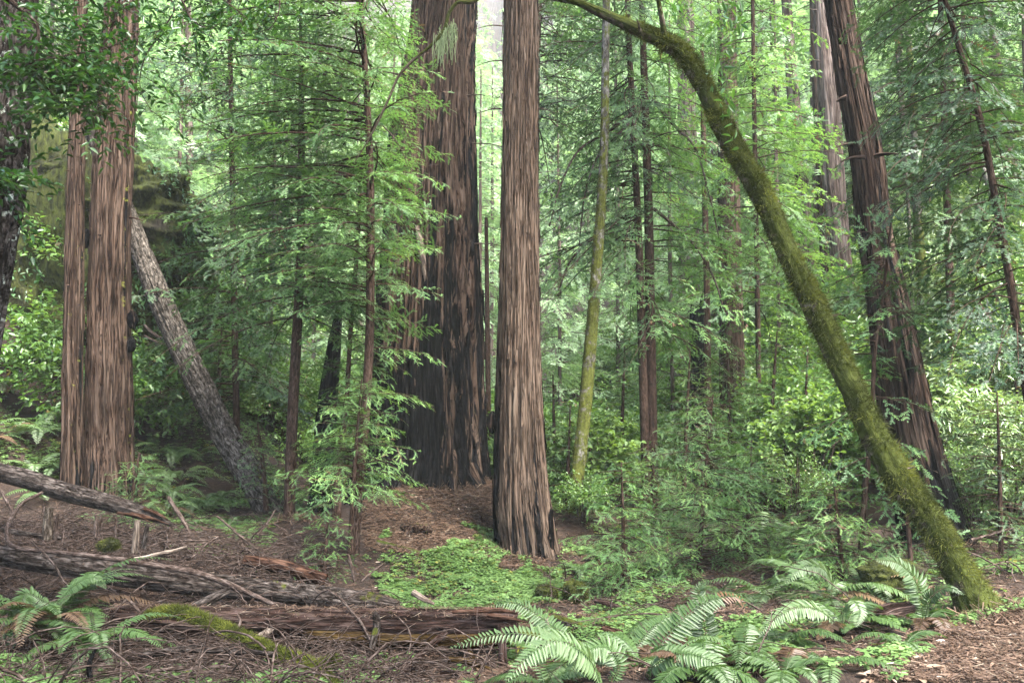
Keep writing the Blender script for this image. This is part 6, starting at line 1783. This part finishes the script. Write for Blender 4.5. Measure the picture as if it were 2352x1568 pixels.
# uncountable brush: thin bent twigs in the pile
g = Geo()
rr = np.random.default_rng(710)
areas = [([(-40, 8.6), (760, 9.4), (640, 11.2), (-40, 11.2)], 2200), ([(-40, 5.3), (900, 5.3), (950, 7.4), (-40, 7.6)], 1250), ([(150, 7.2), (900, 7.6), (900, 8.9), (150, 8.8)], 520), ([(850, 5.4), (1200, 5.4), (1200, 7.2), (850, 7.4)], 70), ([(2100, 7.0), (2400, 7.0), (2400, 10.5), (2120, 10)], 70),
         ([(1240, 8), (1700, 8), (1700, 11), (1250, 11.5)], 80), ([(330, 12), (700, 12), (780, 18), (330, 18)], 170), ([(1400, 14), (1900, 12), (1900, 20), (1400, 20)], 90), ([(1500, 5.2), (2050, 5.2), (2000, 8), (1500, 8)], 90)]
for q, n in areas:
    x, y = pix_area(q, n, int(rr.integers(1e6)))
    z = height(x, y)
    for i in range(n):
        L = 0.25 + 0.95 * rr.random() ** 1.5
        a = rr.random() * 6.283
        t = np.linspace(0, 1, 6)
        d = np.array([math.cos(a), math.sin(a), 0])
        sdv = np.array([-d[1], d[0], 0]) * rr.normal(0, 0.25)
        up = abs(rr.normal(0.12, 0.19))
        P = np.array([x[i], y[i], z[i] + 0.01]) + d * (L * t)[:, None] + sdv * (L * t * t)[:, None] + Z3 * (L * up * 2.2 * t * (1.15 - t) + 0.0)[:, None]
        P += rr.normal(0, 0.008, P.shape)
        r0 = 0.003 + 0.0065 * rr.random() ** 2 + (0.008 * rr.random() if rr.random() < 0.10 else 0)
        tube(g, np.column_stack([P, r0 * (1 - 0.6 * t)]), 4, caps=False, rv=rr.random(), seed=int(rr.integers(9)))
        if rr.random() < 0.5:
            j = 2 + int(rr.integers(2))
            d2 = unit(d + rr.normal(0, 0.7, 3))
            Q = P[j] + d2 * (L * 0.4 * np.linspace(0, 1, 4))[:, None] - Z3 * (0.1 * L * np.linspace(0, 1, 4) ** 2)[:, None]
            tube(g, np.column_stack([Q, r0 * 0.6 * (1 - 0.6 * np.linspace(0, 1, 4))]), 3, caps=False)
solid('twig_litter', g, M['twig'], 'tangle of dry bare twigs on the forest floor', None, kind='stuff')

# dead leaves on the path and floor
g = Geo()
rr = np.random.default_rng(720)
for q, n, s in [([(1980, 5.0), (2420, 5.0), (2400, 6.5), (2100, 6.2)], 260, 0.055), ([(1960, 5.0), (2120, 5.0), (2130, 5.7), (2020, 5.6)], 60, 0.10), ([(0, 5.2), (2000, 5.2), (1700, 10), (0, 10)], 500, 0.045), ([(850, 10), (1250, 10), (1180, 13), (850, 13)], 160, 0.05)]:
    x, y = pix_area(q, n, int(rr.integers(1e6)))
    z = height(x, y) + 0.025
    a = rr.random(n) * 6.283
    D = unit(np.stack([np.cos(a), np.sin(a), rr.normal(0, 0.12, n)], 1))
    U = unit(Z3 + rr.normal(0, 0.25, (n, 3)))
    leaf_fill(g, np.stack([x, y, z], 1), D, U, s * (0.6 + 0.8 * rr.random(n)), s * 0.42, np.clip(rr.normal(0.5, 0.3, n), 0, 1), fold=0.15, curl=0.12)
solid('fallen_leaves', g, M['deadleaf'], 'pale dead leaves scattered on path and litter', None, kind='stuff', attrs=('rv',))
#HAZE

# ------------------------------------------------------------------ unseen leafy crowns added over the two bays to shade the foreground
def bay_shade_crown(parent, spots, seed):
    r = np.random.default_rng(seed)
    g, gw = Geo(), Geo()
    for k, (c, rx, rz) in enumerate(spots):
        w, l = shrub(rx, rz, int(150 * rx), 8, 0.10, 0.036, seed + k, low=0.05, tl=0.45, rvb=0.45)
        g.merge(l.cat(), 1, r.random() * 6, c)
        gw.merge(w.cat(), 1, r.random() * 6, c)
    part(parent, 'crown', g, M['bayleaf'], attrs=('rv',))
    part(parent, 'shade_limbs', gw, M['twig'])


bay_shade_crown(bay, [((1.6, 5.0, 6.6), 1.5, 1.6), ((3.4, 6.2, 7.2), 1.6, 1.8), ((2.8, 3.6, 6.8), 1.6, 1.8), ((0.6, 3.2, 6.6), 1.5, 1.8), ((4.4, 4.2, 6.6), 1.6, 1.8), ((1.6, 1.4, 6.4), 1.6, 1.8), ((3.8, 1.6, 6.4), 1.6, 1.8), ((5.2, 6.6, 7.0), 1.3, 1.6), ((0.9, 6.8, 7.6), 1.3, 1.4), ((2.6, -0.6, 6.4), 1.6, 1.8)], 950)
bay_shade_crown(hang, [((-2.6, 4.6, 6.0), 1.5, 1.6), ((-1.0, 4.6, 6.3), 1.5, 1.6), ((-1.8, 2.6, 6.0), 1.5, 1.6), ((-3.6, 6.2, 6.4), 1.4, 1.6), ((-0.4, 1.4, 6.2), 1.4, 1.6), ((-2.0, 6.8, 6.9), 1.4, 1.5), ((-3.8, 3.6, 5.8), 1.4, 1.6), ((-4.6, 5.2, 6.2), 1.2, 1.4)], 980)

# ------------------------------------------------------------------ the pale air between the trees
m, nt = new_mat('forest_haze')
pv = nt.nodes.new('ShaderNodeVolumePrincipled')
pv.inputs['Color'].default_value = (0.93, 0.98, 0.94, 1)
pv.inputs['Density'].default_value = HAZE
pv.inputs['Anisotropy'].default_value = 0.2
o_ = nt.nodes.new('ShaderNodeOutputMaterial')
nt.links.new(pv.outputs[0], o_.inputs['Volume'])
g = Geo()
x0, x1, y0, y1, z0, z1 = -125, 125, -40, 205, -14, 92
g.add([(x, y, z) for x in (x0, x1) for y in (y0, y1) for z in (z0, z1)], quads=[[0, 1, 3, 2], [4, 6, 7, 5], [0, 4, 5, 1], [2, 3, 7, 6], [0, 2, 6, 4], [1, 5, 7, 3]])
solid('haze', g, m, kind='stuff', attrs=(), smooth=False)
